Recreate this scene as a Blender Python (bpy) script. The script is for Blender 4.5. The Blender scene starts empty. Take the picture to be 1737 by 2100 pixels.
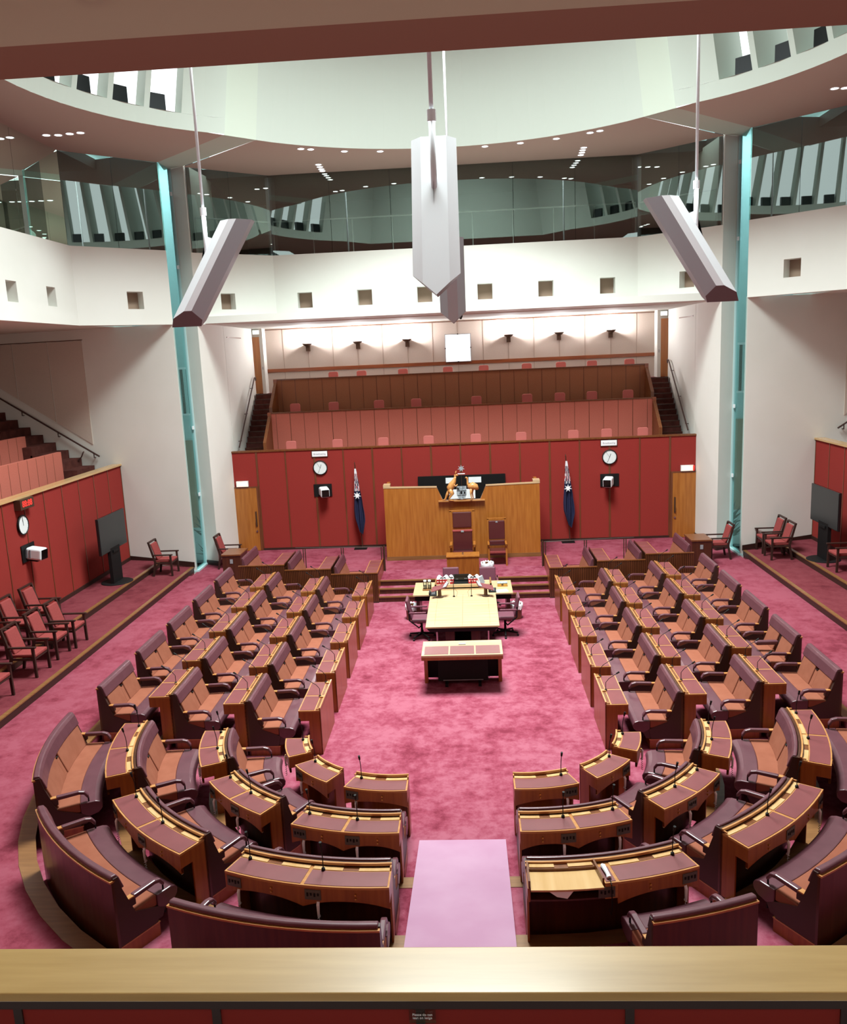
EXPOSURE, WORLD, SKY = -0.92, 3.8, 8600
import bpy, bmesh, math, random
from mathutils import Vector, Matrix
random.seed(7)
PI = math.pi
SC = bpy.context.scene
COL = SC.collection

# ------------------------------------------------------------------ helpers
def lin(r, g, b):
    f = lambda c: (c/12.92 if c <= .04045 else ((c+.055)/1.055)**2.4)
    return (f(r/255), f(g/255), f(b/255), 1)

class MB:
    def __init__(s): s.v = []; s.f = []
    def add(s, vs, fs):
        n = len(s.v); s.v += [tuple(p) for p in vs]; s.f += [tuple(i+n for i in f) for f in fs]; return s
    def box(s, x0, x1, y0, y1, z0, z1):
        v = [(x, y, z) for z in (z0, z1) for y in (y0, y1) for x in (x0, x1)]
        return s.add(v, [(0,2,3,1),(4,5,7,6),(0,1,5,4),(2,6,7,3),(0,4,6,2),(1,3,7,5)])
    def obox(s, c, ax, ay, az, hx, hy, hz):           # oriented box: centre, unit axes, half sizes
        c = Vector(c); v = []
        for k in (-1, 1):
            for j in (-1, 1):
                for i in (-1, 1): v.append(c+Vector(ax)*hx*i+Vector(ay)*hy*j+Vector(az)*hz*k)
        return s.add(v, [(0,2,3,1),(4,5,7,6),(0,1,5,4),(2,6,7,3),(0,4,6,2),(1,3,7,5)])
    def quad(s, a, b, c, d): return s.add([a, b, c, d], [(0,1,2,3)])
    def poly(s, pts): return s.add(pts, [tuple(range(len(pts)))])
    def prism(s, pts, vec):                           # closed extrusion of a planar polygon
        n = len(pts); vec = Vector(vec); p = [Vector(q) for q in pts]
        return s.add(p+[q+vec for q in p], [tuple(range(n))[::-1], tuple(range(n, 2*n))]+[(i, (i+1) % n, n+(i+1) % n, n+i) for i in range(n)])
    def sweep(s, sec, fn, ts):                        # section polygon (u,z) swept through fn(u,t)->(x,y)
        n = len(sec); v = []
        for t in ts:
            for (u, z) in sec:
                x, y = fn(u, t); v.append((x, y, z))
        f = [tuple(range(n))[::-1], tuple(range((len(ts)-1)*n, len(ts)*n))]
        for k in range(len(ts)-1):
            for i in range(n):
                j = (i+1) % n; f.append((k*n+i, k*n+j, (k+1)*n+j, (k+1)*n+i))
        return s.add(v, f)
    def loft(s, rings, closed=True):                  # rings of equal count
        n = len(rings[0]); v = [p for r in rings for p in r]
        f = [tuple(range(n))[::-1], tuple(range((len(rings)-1)*n, len(rings)*n))] if closed else []
        for k in range(len(rings)-1):
            for i in range(n):
                j = (i+1) % n; f.append((k*n+i, k*n+j, (k+1)*n+j, (k+1)*n+i))
        return s.add(v, f)
    def tube(s, path, rad, n=8, sq=1.0):
        path = [Vector(p) for p in path]
        rad = rad if isinstance(rad, (list, tuple)) else [rad]*len(path)
        rings = []; ref = None
        for i, p in enumerate(path):
            d = (path[min(i+1, len(path)-1)]-path[max(i-1, 0)]).normalized()
            if ref is None:
                ref = d.cross(Vector((0,0,1)))
                if ref.length < .1: ref = d.cross(Vector((0,1,0)))
            a = (ref-d*ref.dot(d)).normalized(); ref = a; b = d.cross(a)
            rings.append([p+(a*math.cos(2*PI*k/n)+b*math.sin(2*PI*k/n)*sq)*rad[i] for k in range(n)])
        return s.loft(rings)
    def lathe(s, prof, n=20, c=(0,0,0)):              # profile (r,z)
        return s.loft([[(c[0]+r*math.cos(2*PI*k/n), c[1]+r*math.sin(2*PI*k/n), c[2]+z) for k in range(n)] for r, z in prof])
    def disc(s, c, nrm, r, d, n=24):                  # short cylinder
        c = Vector(c); nrm = Vector(nrm).normalized(); return s.tube([c, c+nrm*d], r, n)
    def build(s, name, m, parent=None, smooth=False, bevel=0, seg=2, loc=None, **tags):
        me = bpy.data.meshes.new(name); me.from_pydata([tuple(p) for p in s.v], [], s.f)
        bm = bmesh.new(); bm.from_mesh(me); bmesh.ops.recalc_face_normals(bm, faces=bm.faces); bm.to_mesh(me); bm.free()
        if smooth: me.shade_smooth()
        me.materials.append(m)
        o = bpy.data.objects.new(name, me); COL.objects.link(o)
        if parent: o.parent = parent
        if loc: o.location = loc
        if bevel:
            b = o.modifiers.new('edge', 'BEVEL'); b.width = bevel; b.segments = seg; b.limit_method = 'ANGLE'
        for k, v in tags.items(): o[k] = v
        return o

def thing(name, loc, label, category, group=None, rz=0):
    o = bpy.data.objects.new(name, None); COL.objects.link(o); o.empty_display_size = .1
    o.location = loc; o.rotation_euler = (0, 0, rz); o['label'] = label; o['category'] = category
    if group: o['group'] = group
    return o
def struct(o): o['kind'] = 'structure'; return o
def copy_tree(o, parent=None):
    c = o.copy(); COL.objects.link(c)
    if parent: c.parent = parent
    for ch in KIDS(o): copy_tree(ch, c)
    return c
def KIDS(o): return [x for x in o.children]
def dup(root, loc, label, group=None, rz=None):
    c = copy_tree(root); c.location = loc; c['label'] = label
    if group: c['group'] = group
    if rz is not None: c.rotation_euler = (0, 0, rz)
    return c
ORD = ['first','second','third','fourth','fifth','sixth','seventh','eighth','ninth','tenth','eleventh','twelfth']

# ------------------------------------------------------------------ materials
def mat(name, col, rough=.6, metal=0, col2=None, scale=4, stretch=(1,1,1), contrast=(.35,.65), detail=4, bump=0, emit=None, es=0, spec=.5, coat=0, bscale=None):
    m = bpy.data.materials.new(name); m.use_nodes = True; nt = m.node_tree; b = nt.nodes['Principled BSDF']
    b.inputs['Base Color'].default_value = col; b.inputs['Roughness'].default_value = rough; b.inputs['Metallic'].default_value = metal
    b.inputs['Specular IOR Level'].default_value = spec
    if coat: b.inputs['Coat Weight'].default_value = coat; b.inputs['Coat Roughness'].default_value = .12
    if emit: b.inputs['Emission Color'].default_value = emit; b.inputs['Emission Strength'].default_value = es
    if col2 or bump:
        tc = nt.nodes.new('ShaderNodeTexCoord'); mp = nt.nodes.new('ShaderNodeMapping'); mp.inputs['Scale'].default_value = stretch
        nt.links.new(tc.outputs['Object'], mp.inputs['Vector'])
        nz = nt.nodes.new('ShaderNodeTexNoise'); nz.inputs['Scale'].default_value = scale; nz.inputs['Detail'].default_value = detail
        nt.links.new(mp.outputs[0], nz.inputs['Vector'])
        if col2:
            r = nt.nodes.new('ShaderNodeValToRGB'); r.color_ramp.elements[0].position = contrast[0]; r.color_ramp.elements[1].position = contrast[1]
            r.color_ramp.elements[0].color = col; r.color_ramp.elements[1].color = col2
            nt.links.new(nz.outputs['Fac'], r.inputs[0]); nt.links.new(r.outputs[0], b.inputs['Base Color'])
        if bump:
            bp = nt.nodes.new('ShaderNodeBump'); bp.inputs['Strength'].default_value = bump
            src = nz
            if bscale:
                src = nt.nodes.new('ShaderNodeTexNoise'); src.inputs['Scale'].default_value = bscale; nt.links.new(tc.outputs['Object'], src.inputs['Vector'])
            nt.links.new(src.outputs['Fac'], bp.inputs['Height']); nt.links.new(bp.outputs[0], b.inputs['Normal'])
    return m

def carpet(name, a, b, c, sc=1.0):
    m = bpy.data.materials.new(name); m.use_nodes = True; nt = m.node_tree; p = nt.nodes['Principled BSDF']
    p.inputs['Roughness'].default_value = .95; p.inputs['Specular IOR Level'].default_value = .1
    tc = nt.nodes.new('ShaderNodeTexCoord'); L = nt.links.new
    n1 = nt.nodes.new('ShaderNodeTexNoise'); n1.inputs['Scale'].default_value = .9*sc; n1.inputs['Detail'].default_value = 8; n1.inputs['Roughness'].default_value = .72
    n2 = nt.nodes.new('ShaderNodeTexNoise'); n2.inputs['Scale'].default_value = 5*sc; n2.inputs['Detail'].default_value = 6; n2.inputs['Roughness'].default_value = .7
    L(tc.outputs['Object'], n1.inputs['Vector']); L(tc.outputs['Object'], n2.inputs['Vector'])
    mx = nt.nodes.new('ShaderNodeMix'); mx.data_type = 'FLOAT'; mx.inputs[0].default_value = .42
    L(n1.outputs['Fac'], mx.inputs[2]); L(n2.outputs['Fac'], mx.inputs[3])
    r = nt.nodes.new('ShaderNodeValToRGB'); e = r.color_ramp.elements
    e[0].position = .40; e[0].color = a; e[1].position = .57; e[1].color = c
    k = r.color_ramp.elements.new(.47); k.color = b
    L(mx.outputs[0], r.inputs[0]); L(r.outputs[0], p.inputs['Base Color'])
    bp = nt.nodes.new('ShaderNodeBump'); bp.inputs['Strength'].default_value = .25; bp.inputs['Distance'].default_value = .02
    L(n2.outputs['Fac'], bp.inputs['Height']); L(bp.outputs[0], p.inputs['Normal'])
    return m

def wood(name, a, b, rough=.35, axis='z', sc=1.0, coat=.2):
    st = {'z': (9,9,.7), 'x': (.7,9,9), 'y': (9,.7,9)}[axis]
    return mat(name, a, rough, col2=b, scale=2.2*sc, stretch=st, contrast=(.3,.7), detail=5, coat=coat)

def glassy(name, tint, refl=1.0, ior=1.6, extra=0.0):
    m = bpy.data.materials.new(name); m.use_nodes = True; nt = m.node_tree; nt.nodes.remove(nt.nodes['Principled BSDF'])
    out = nt.nodes['Material Output']; L = nt.links.new
    t = nt.nodes.new('ShaderNodeBsdfTransparent'); t.inputs[0].default_value = tint
    g = nt.nodes.new('ShaderNodeBsdfGlossy'); g.inputs['Roughness'].default_value = .01; g.inputs[0].default_value = (.86,1,.95,1)
    fr = nt.nodes.new('ShaderNodeFresnel'); fr.inputs['IOR'].default_value = ior
    ma = nt.nodes.new('ShaderNodeMath'); ma.operation = 'MULTIPLY_ADD'; ma.inputs[1].default_value = refl; ma.inputs[2].default_value = extra
    L(fr.outputs[0], ma.inputs[0])
    mx = nt.nodes.new('ShaderNodeMixShader'); L(ma.outputs[0], mx.inputs[0]); L(t.outputs[0], mx.inputs[1]); L(g.outputs[0], mx.inputs[2])
    L(mx.outputs[0], out.inputs[0]); return m

M = {}
M['carpet'] = carpet('pink carpet', lin(144,58,78), lin(172,82,104), lin(194,114,134))  # mottled carpet; the centre's lighter tone is light put into the colour
M['carpet_out'] = carpet('rose carpet', lin(136,56,72), lin(160,74,92), lin(172,90,108), .8)
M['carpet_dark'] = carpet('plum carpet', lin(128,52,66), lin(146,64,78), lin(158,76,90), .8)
M['ramp'] = mat('pale pink carpet', lin(204,160,186), .95, col2=lin(196,148,176), scale=1.5, spec=.1, bump=.1, bscale=60)
M['stair'] = mat('dark stair carpet', lin(92,52,46), .95, col2=lin(76,42,38), scale=5, spec=.1)
M['white'] = mat('white painted plaster', lin(226,226,220), .8, col2=lin(221,221,214), scale=.6, spec=.2)
M['white2'] = mat('cool white plaster', lin(190,198,189), .8, spec=.2)
M['beige'] = mat('beige ceiling paint', lin(192,174,150), .85, spec=.2)
M['soffit'] = mat('taupe soffit paint', lin(190,172,160), .85, spec=.2)
M['beam'] = mat('red bounce soffit', lin(150,104,88), .85, spec=.2)  # red bounce light from the carpet is put into this colour
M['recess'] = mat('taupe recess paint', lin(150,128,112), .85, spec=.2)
M['red'] = mat('red fabric panel', lin(164,62,56), .9, col2=lin(157,58,52), scale=40, spec=.15)
M['reddark'] = mat('dark red fabric panel', lin(138,46,40), .9, spec=.15)
M['pinkpanel'] = mat('salmon fabric panel', lin(190,102,90), .9, col2=lin(182,96,84), scale=40, spec=.15)
M['brownpanel'] = mat('tan brown fabric panel', lin(140,92,68), .9, col2=lin(134,87,64), scale=40, spec=.15)
M['rib'] = mat('pale green white paint', lin(196,205,192), .8, spec=.2)
M['cream'] = mat('cream fabric panel', lin(206,192,180), .9, col2=lin(201,187,176), scale=40, spec=.15)
M['batten'] = wood('dark timber batten', lin(112,62,36), lin(92,48,26), .4)
M['black'] = mat('matte black', lin(14,13,14), .6, spec=.25)
M['gloss'] = mat('black glass', lin(18,22,24), .15)
M['screen'] = mat('grey screen', lin(62,72,74), .3)
M['skirt'] = mat('dark skirting', lin(48,26,20), .5)
M['wood'] = wood('jarrah veneer', lin(140,82,44), lin(114,62,32), .35)
M['woodx'] = wood('jarrah veneer across', lin(146,78,40), lin(120,60,30), .35, 'x')
M['darkwood'] = wood('dark jarrah', lin(98,50,30), lin(74,36,20), .35)
M['redwood'] = wood('red jarrah', lin(160,94,52), lin(136,74,40), .35)
M['gold'] = wood('pale box edging', lin(226,172,92), lin(206,146,66), .3, 'x')
M['honey'] = wood('honey veneer', lin(190,124,52), lin(164,98,34), .35, 'z', .8)
M['blond'] = wood('blond sycamore veneer', lin(238,212,166), lin(224,194,142), .25, 'x', .6)
M['blond_y'] = wood('blond veneer', lin(232,196,132), lin(216,176,108), .22, 'y', .6)
M['ledge'] = wood('honey ledge', lin(200,166,108), lin(176,142,84), .34, 'x', .5, .15)
M['nose'] = wood('timber nosing', lin(168,122,76), lin(142,98,58), .4, 'x')
M['leather'] = mat('plum leather', lin(112,66,76), .38, col2=lin(102,58,68), scale=7, bump=.08, bscale=60, coat=.15)
M['leather_d'] = mat('dark brown leather', lin(70,42,38), .5)
M['pink'] = mat('terracotta fabric', lin(190,120,100), .9, col2=lin(182,112,92), scale=6, spec=.15, bump=.05, bscale=120)
M['pad'] = mat('maroon desk leather', lin(132,72,78), .42, col2=lin(124,66,72), scale=3)
M['padg'] = mat('mauve desk leather', lin(140,90,94), .3)
M['chairpink'] = mat('rose upholstery', lin(186,88,86), .9, col2=lin(178,82,80), scale=30, spec=.15)
M['seatpink'] = mat('pink seat shell', lin(212,112,104), .7)
M['maroon'] = mat('maroon leather', lin(88,34,36), .4, coat=.2)
M['chrome'] = mat('steel', lin(190,192,196), .25, metal=1)
M['brass'] = mat('brass', lin(208,170,96), .3, metal=1)
M['offwhite'] = mat('white enamel', lin(232,236,240), .35)
M['grey'] = mat('grey metal', lin(140,140,146), .45)
M['paper'] = mat('white paper', lin(240,240,242), .8)
M['bookred'] = mat('red book cloth', lin(170,34,44), .6)
M['navy'] = mat('navy flag cloth', lin(22,26,62), .8)
M['flagred'] = mat('red flag cloth', lin(190,36,46), .8)
M['flagwhite'] = mat('white flag cloth', lin(236,236,240), .8)
M['fixture'] = mat('white fixture shell', lin(242,244,250), .4)
M['fixcap'] = mat('mauve grey end cap', lin(104,106,110), .5)
M['fixdark'] = mat('shaded grey face', lin(166,176,184), .5)  # greyer copy of the shell for inner lower faces, shade put into the colour
M['bronze'] = mat('dark bronze', lin(88,66,52), .4, metal=.6)
M['handrail'] = mat('dark bronze rail', lin(62,38,34), .4)
M['glass'] = glassy('gallery glass', (.50,.60,.55,1), 1.2, 1.6, .14)
M['teal'] = glassy('teal slot glass', (.76,.89,.89,1), .22, 1.45)
M['clear'] = glassy('clear glass', (.92,.96,.95,1), 1.0, 1.45)
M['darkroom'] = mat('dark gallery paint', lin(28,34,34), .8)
M['lamp'] = mat('lit lamp', (1,1,1,1), emit=(1,.97,.95,1), es=14)
M['exit'] = mat('lit exit sign', (1,.8,.6,1), emit=(1,.62,.30,1), es=2.2)
M['exitg'] = mat('lit pale exit sign', (1,1,1,1), emit=(.85,1,.85,1), es=2.5)
M['lightbox'] = mat('lit panel', (1,1,1,1), emit=(.93,1,1,1), es=1.6)
M['ctrl'] = mat('grey control plate', lin(78,78,72), .4)
M['led'] = mat('red digits', (1,0,0,1), emit=(1,.08,.06,1), es=1.6)
M['carved'] = wood('carved blond timber', lin(214,156,92), lin(190,126,64), .45, 'z', 2)
M['pewter'] = mat('pewter enamel', lin(186,198,204), .4, metal=.2, col2=lin(120,136,146), scale=30)
M['bag'] = mat('white bin liner', lin(228,228,234), .45, bump=.4, bscale=24)
M['clockface'] = mat('clock face', lin(220,226,226), .5)
M['purplechair'] = mat('plum chair leather', lin(104,58,72), .4)
M['tan'] = mat('tan stone', lin(150,128,104), .8)
M['foliage'] = mat('dark plant', lin(24,40,32), .8)
M['lens'] = mat('camera lens', lin(8,8,10), .1)
M['tealwall'] = mat('pale corridor wall', lin(176,206,208), .8)

def dim(n, k, c=(1, 1, 1)):
    nt = M[n].node_tree
    sc = lambda v: (v[0]*k*c[0], v[1]*k*c[1], v[2]*k*c[2], 1)
    for nd in nt.nodes:
        if nd.type == 'BSDF_PRINCIPLED': nd.inputs['Base Color'].default_value = sc(nd.inputs['Base Color'].default_value)
        if nd.type == 'VALTORGB':
            for e in nd.color_ramp.elements: e.color = sc(e.color)
for n, k, c in (('carpet', .52, (1.04, .93, .96)), ('carpet_out', .64, (1, .95, .95)), ('carpet_dark', .5, (1, 1, .9)), ('ramp', .66, (1, 1, 1)), ('pink', .5, (1, .92, .8)), ('leather', .66, (1, 1, 1)),
    ('pad', .64, (1.14, .95, .88)), ('padg', .75, (1, 1.1, 1)), ('gold', .60, (1.06, .93, 1.3)), ('redwood', .86, (1.1, 1.08, .62)), ('wood', .68, (1, 1, .85)), ('darkwood', .54, (1, 1, .75)), ('honey', .72, (1.05, .97, 1)),
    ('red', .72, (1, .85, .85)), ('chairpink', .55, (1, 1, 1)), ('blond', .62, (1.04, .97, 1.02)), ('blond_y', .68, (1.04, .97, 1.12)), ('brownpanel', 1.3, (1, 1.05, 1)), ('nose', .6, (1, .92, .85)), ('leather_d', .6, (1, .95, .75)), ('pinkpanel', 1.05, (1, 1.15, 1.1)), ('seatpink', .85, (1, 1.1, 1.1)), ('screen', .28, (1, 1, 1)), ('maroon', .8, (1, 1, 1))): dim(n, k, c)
# ------------------------------------------------------------------ camera and render look
cam = bpy.data.cameras.new('camera'); camo = bpy.data.objects.new('camera', cam); COL.objects.link(camo)
F_PX, YAW, PITCH, ROLL = 1721.3, -0.0575, 0.1858448, -0.0444540
fw = Vector((math.sin(YAW)*math.cos(PITCH), math.cos(YAW)*math.cos(PITCH), -math.sin(PITCH)))
rt0 = Vector((math.cos(YAW), -math.sin(YAW), 0)); up0 = rt0.cross(fw)
rt = rt0*math.cos(ROLL)+up0*math.sin(ROLL); up = -rt0*math.sin(ROLL)+up0*math.cos(ROLL)
mw = Matrix((( rt.x, up.x, -fw.x, .265), (rt.y, up.y, -fw.y, 0), (rt.z, up.z, -fw.z, 6.5), (0,0,0,1)))
camo.matrix_world = mw
cam.sensor_fit = 'HORIZONTAL'; cam.sensor_width = 36; cam.lens = 36*F_PX/1737; cam.clip_end = 200; cam.clip_start = .05
SC.camera = camo
SC.view_settings.view_transform = 'Standard'; SC.view_settings.look = 'None'; SC.view_settings.gamma = 1
SC.view_settings.use_curve_mapping = False
SC.view_settings.exposure = EXPOSURE
SC.cycles.use_denoising = True
SC.cycles.max_bounces = 8; SC.cycles.diffuse_bounces = 5; SC.cycles.glossy_bounces = 4; SC.cycles.transparent_max_bounces = 16
SC.cycles.caustics_reflective = False; SC.cycles.caustics_refractive = False
SC.cycles.sample_clamp_indirect = 6

# ------------------------------------------------------------------ floors and tiers
E1, E2, E3 = 3.68, 4.93, 6.15
XC, YCN, YEND = .9, 12.1, 23.3
def ucurve(E, na=14, clip=False):
    p = [(E, YEND), (E, 18.0), (E, YCN)]
    p += [(XC+(E-XC)*math.cos(PI/2*k/na), YCN-(E-XC)*math.sin(PI/2*k/na)) for k in range(1, na+1)]
    p += [(-x, y) for x, y in p[::-1]]
    if clip: p = [(max(-8, min(8, x)), max(3.62, y)) for x, y in p]
    return p
def strip(a, b, za, zb):
    m = MB(); n = len(a)
    m.add([(x, y, za) for x, y in a]+[(x, y, zb) for x, y in b], [(i, i+1, n+i+1, n+i) for i in range(n-1)]); return m
struct(MB().box(-6.2, 6.2, 5.5, YEND, -.2, 0).build('floor', M['carpet']))
for i, (E, En, z) in enumerate(((E1, E2, .15), (E2, E3, .30), (E3, 12.5, .45))):
    a, b = ucurve(E), ucurve(En, clip=(i == 2))
    m = strip(a, b, z, z); s2 = strip(a, a, z-.15, z); m.add(s2.v, s2.f)
    o = struct(m.build('floor_tier', M['carpet_out'] if i == 2 else M['carpet']))
    ns = MB(); c1, c2 = ucurve(E-.01), ucurve(E+.2)
    for k in range(len(c1)-1):
        q = [(*c1[k], z-.02), (*c1[k+1], z-.02), (*c2[k+1], z-.02), (*c2[k], z-.02)]
        ns.prism(q, (0, 0, .026))
    ns.build('nosing', M['nose'], o)
# outer floor beyond the tiers
m = MB(); m.box(-7.9, -6.1, YEND, 26.35, .25, .45).box(6.1, 7.9, YEND, 26.35, .25, .45).box(-6.1, 6.1, YEND, 26.35, .25, .45)
struct(m.build('floor_rear', M['carpet_out']))
# central dais with its steps
m = MB(); m.box(-2.33, 2.33, 22.18, YEND, 0, .45).box(-2.33, 2.33, 21.9, 22.18, 0, .30).box(-2.33, 2.33, 21.64, 21.9, 0, .15)
dais = struct(m.build('floor_dais', M['carpet']))
for y, z in ((21.64, .15), (21.9, .30), (22.18, .45)):
    MB().box(-2.33, 2.33, y-.012, y, z-.15, z-.02).build('riser', M['darkwood'], dais)
    MB().box(-2.33, 2.33, y-.03, y+.03, z-.03, z+.005).build('nosing', M['nose'], dais)
# side platforms
def yend(x): return 23.75+.25*(abs(x)-7.9)
for sd in (-1, 1):
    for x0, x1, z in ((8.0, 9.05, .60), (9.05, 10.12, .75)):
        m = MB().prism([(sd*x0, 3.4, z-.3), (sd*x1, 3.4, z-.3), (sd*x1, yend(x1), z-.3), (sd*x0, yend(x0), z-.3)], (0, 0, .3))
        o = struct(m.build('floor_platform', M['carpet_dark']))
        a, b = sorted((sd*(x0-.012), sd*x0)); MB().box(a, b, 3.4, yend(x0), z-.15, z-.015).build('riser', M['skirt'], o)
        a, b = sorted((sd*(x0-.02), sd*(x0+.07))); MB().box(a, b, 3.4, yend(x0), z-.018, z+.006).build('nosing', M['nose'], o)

# ------------------------------------------------------------------ rear red wall
YW = 26.35
rw = struct(MB().box(-7.4, 7.4, YW, YW+.12, .45, 3.66).build('wall_rear', M['red']))
bx = [-6.515+.93*k for k in range(15)]
for k, x in enumerate(bx):
    w = .03 if k % 2 == 0 else .022
    z0 = .45
    MB().box(x-w, x+w, YW-.012, YW, z0, 3.66).build('batten', M['batten'], rw)
for x in (-7.37, 7.37): MB().box(x-.03, x+.03, YW-.012, YW, .45, 3.66).build('batten', M['batten'], rw)
MB().box(-7.4, 7.4, YW-.03, YW+.15, 3.66, 3.71).build('cap_rail', M['wood'], rw)
struct(MB().box(-6.5, 6.5, YW-.02, YW, .45, .52).build('baseboard_rear', M['skirt']))
for i, sd in enumerate((-1, 1)):
    x0, x1 = sorted((sd*6.56, sd*7.34))
    d = struct(MB().box(x0, x1, YW-.04, YW, .46, 2.52).build('door_%d' % (i+1), M['honey']))
    MB().box(x0-.03, x1+.03, YW-.045, YW, 2.52, 2.56).build('door_head', M['batten'], d)
    MB().box(sd*6.56-.03, sd*6.56+.03, YW-.045, YW, .46, 2.52).build('door_jamb', M['batten'], d)
    h = MB(); hx = sd*6.66; h.box(hx-.02, hx+.02, YW-.06, YW-.04, 1.25, 1.75); h.tube([(hx, YW-.1, 1.3), (hx, YW-.1, 1.5)], .012); h.box(hx-.01, hx+.01, YW-.1, YW-.05, 1.3, 1.32)
    h.build('door_handle', M['bronze'], d)
    lk = MB().disc((hx, YW-.04, 1.1), (0, -1, 0), .03, .03); lk.build('lock', M['chrome'], d)

# ------------------------------------------------------------------ rear gallery
ZC = 7.64
g = struct(MB().box(-7.35, 7.35, YW+.12, 27.5, 2.6, 2.8).box(-6.2, 6.2, 27.6, 28.7, 3.7, 3.9).box(-6.2, 6.2, 28.8, 30.6, 4.9, 5.10).build('floor_gallery', M['stair']))
for n, y, zt, zb, mm, lab in ((0, 27.5, 4.78, 2.7, 'pinkpanel', 0), (1, 28.7, 5.83, 3.8, 'brownpanel', 0)):
    p = struct(MB().box(-6.2, 6.2, y, y+.1, zb, zt).build('wall_gallery', M[mm]))
    for k in range(-13, 14):
        x = .465*k+.0; w = .006 if k % 3 else .009
        if abs(x) < 6.1: MB().box(x-w, x+w, y-.004, y, zb, zt).build('seam', M['batten'], p)
    MB().box(-6.2, 6.2, y-.02, y+.12, zt, zt+.04).build('cap_rail', M['wood'], p)
    for sd in (-1, 1):
        x0, x1 = sorted((sd*6.2, sd*6.32))
        MB().box(x0, x1, y-.03, y+.12, zb-.1, zt+.04).build('end_post', M['woodx'], p)
        # sloping side balustrade of each row
        a = sd*6.26
        q = [(a-.05, y+.1, zt+.03), (a-.05, y+.1, zt-1.3), (a-.05, y-.95, zt-1.3-.55), (a-.05, y-.95, zt-.85)]
        MB().prism(q, (.1, 0, 0)).build('side_panel', M['wood'], p)
bw = struct(MB().box(-7.5, 7.5, 30.6, 30.75, 4.9, ZC).build('wall_gallery_rear', M['cream']))
MB().box(-6.95, 6.95, 30.57, 30.6, 6.08, 6.2).build('dado_rail', M['woodx'], bw)
for k in range(-7, 8): MB().box(.9*k-.005, .9*k+.005, 30.592, 30.6, 4.95, ZC-.05).build('seam', M['recess'], bw)
MB().box(-6.95, 6.95, 30.585, 30.6, ZC-.06, ZC-.04).build('top_reveal', M['batten'], bw)
MB().box(-6.6, 6.6, 30.58, 30.6, 4.95, 5.05).build('skirting', M['skirt'], bw)
for i, sd in enumerate((-1, 1)):
    # stairs beside the rows: twelve risers up to the door landing
    t = thing('staircase', (sd*6.78, 26.6, 2.8), 'dark carpeted gallery stair climbing to the upper door, %s' % ('display-wall side' if sd < 0 else 'plain-wall side'), 'stairs', 'rear gallery stairs')
    n = 15; dy = .205
    for k in range(n):
        MB().box(-.46, .46, .35+dy*k, .35+dy*k+dy+.02, .17*k-.4, .17*(k+1)).build('step', M['stair'], t)
        MB().box(-.46, .46, .335+dy*k, .37+dy*k, .17*(k+1)-.03, .17*(k+1)+.004).build('nosing', M['darkwood'], t)
    MB().box(-.46, .46, .35+dy*n, 3.98, 2.0, .17*n).build('landing', M['carpet_dark'], t)
    # side walls of the gallery, door jamb strip at the rear
    x0, x1 = sorted((sd*7.3, sd*7.5))
    MBw = MB().box(x0, x1, 26.62, 30.7, 2.5, ZC); struct(MBw.build('wall_gallery_side', M['white']))
    x0, x1 = sorted((sd*6.98, sd*7.3))
    d = struct(MB().box(*sorted((sd*7.05, sd*7.3)), 30.15, 30.2, 5.36, 7.35).build('door_%d' % (3+i), M['honey']))
    MB().box(*sorted((sd*6.93, sd*7.05)), 30.15, 30.6, 5.0, ZC).build('door_jamb', M['white'], d)
    MB().box(*sorted((sd*7.05, sd*7.3)), 30.2, 30.22, 7.35, ZC).build('door_head', M['white'], d)
    MB().box(*sorted((sd*6.975, sd*7.0)), 30.14, 30.15, 6.2, 6.3).build('switch_plate', M['grey'], d)
    e = thing('exit_light', (sd*7.15, 30.175, 7.5), 'small pale lit exit sign over the upper gallery door, %s' % ('display-wall side' if sd < 0 else 'plain-wall side'), 'exit sign')
    MB().box(-.12, .12, -.03, .03, -.06, .1).build('case', M['offwhite'], e); MB().box(-.11, .11, -.04, -.03, -.05, .08).build('lit_face', M['exitg'], e)
    # handrail on the side wall
    hr = thing('handrail', (sd*7.2, 27.0, 3.0), 'dark bronze wall handrail above the gallery stair, %s' % ('display-wall side' if sd < 0 else 'plain-wall side'), 'handrail', 'rear gallery handrails')
    MB().tube([(0, -.05, .78), (0, 2.62, 2.93), (0, 2.78, 2.95), (0, 2.78, 2.83)], .024).build('rail', M['handrail'], hr)
    for f in (.12, .5, .88):
        y, z = -.05+f*2.67, .78+f*2.15
        MB().tube([(0, y, z), (0, y, z-.09), (sd*.1, y, z-.09)], .012).build('bracket', M['handrail'], hr)
    # slot in the wall plaster near the soffit
    x0, x1 = sorted((sd*7.285, sd*7.3)); struct(MB().box(x0, x1, 26.9, 28.6, 7.28, 7.31).build('trim_%d' % (5+i), M['batten']))
struct(MB().box(-7.45, 7.45, 24.6, 30.8, ZC, ZC+.2).build('ceiling_gallery_rear', M['white']))

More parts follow.
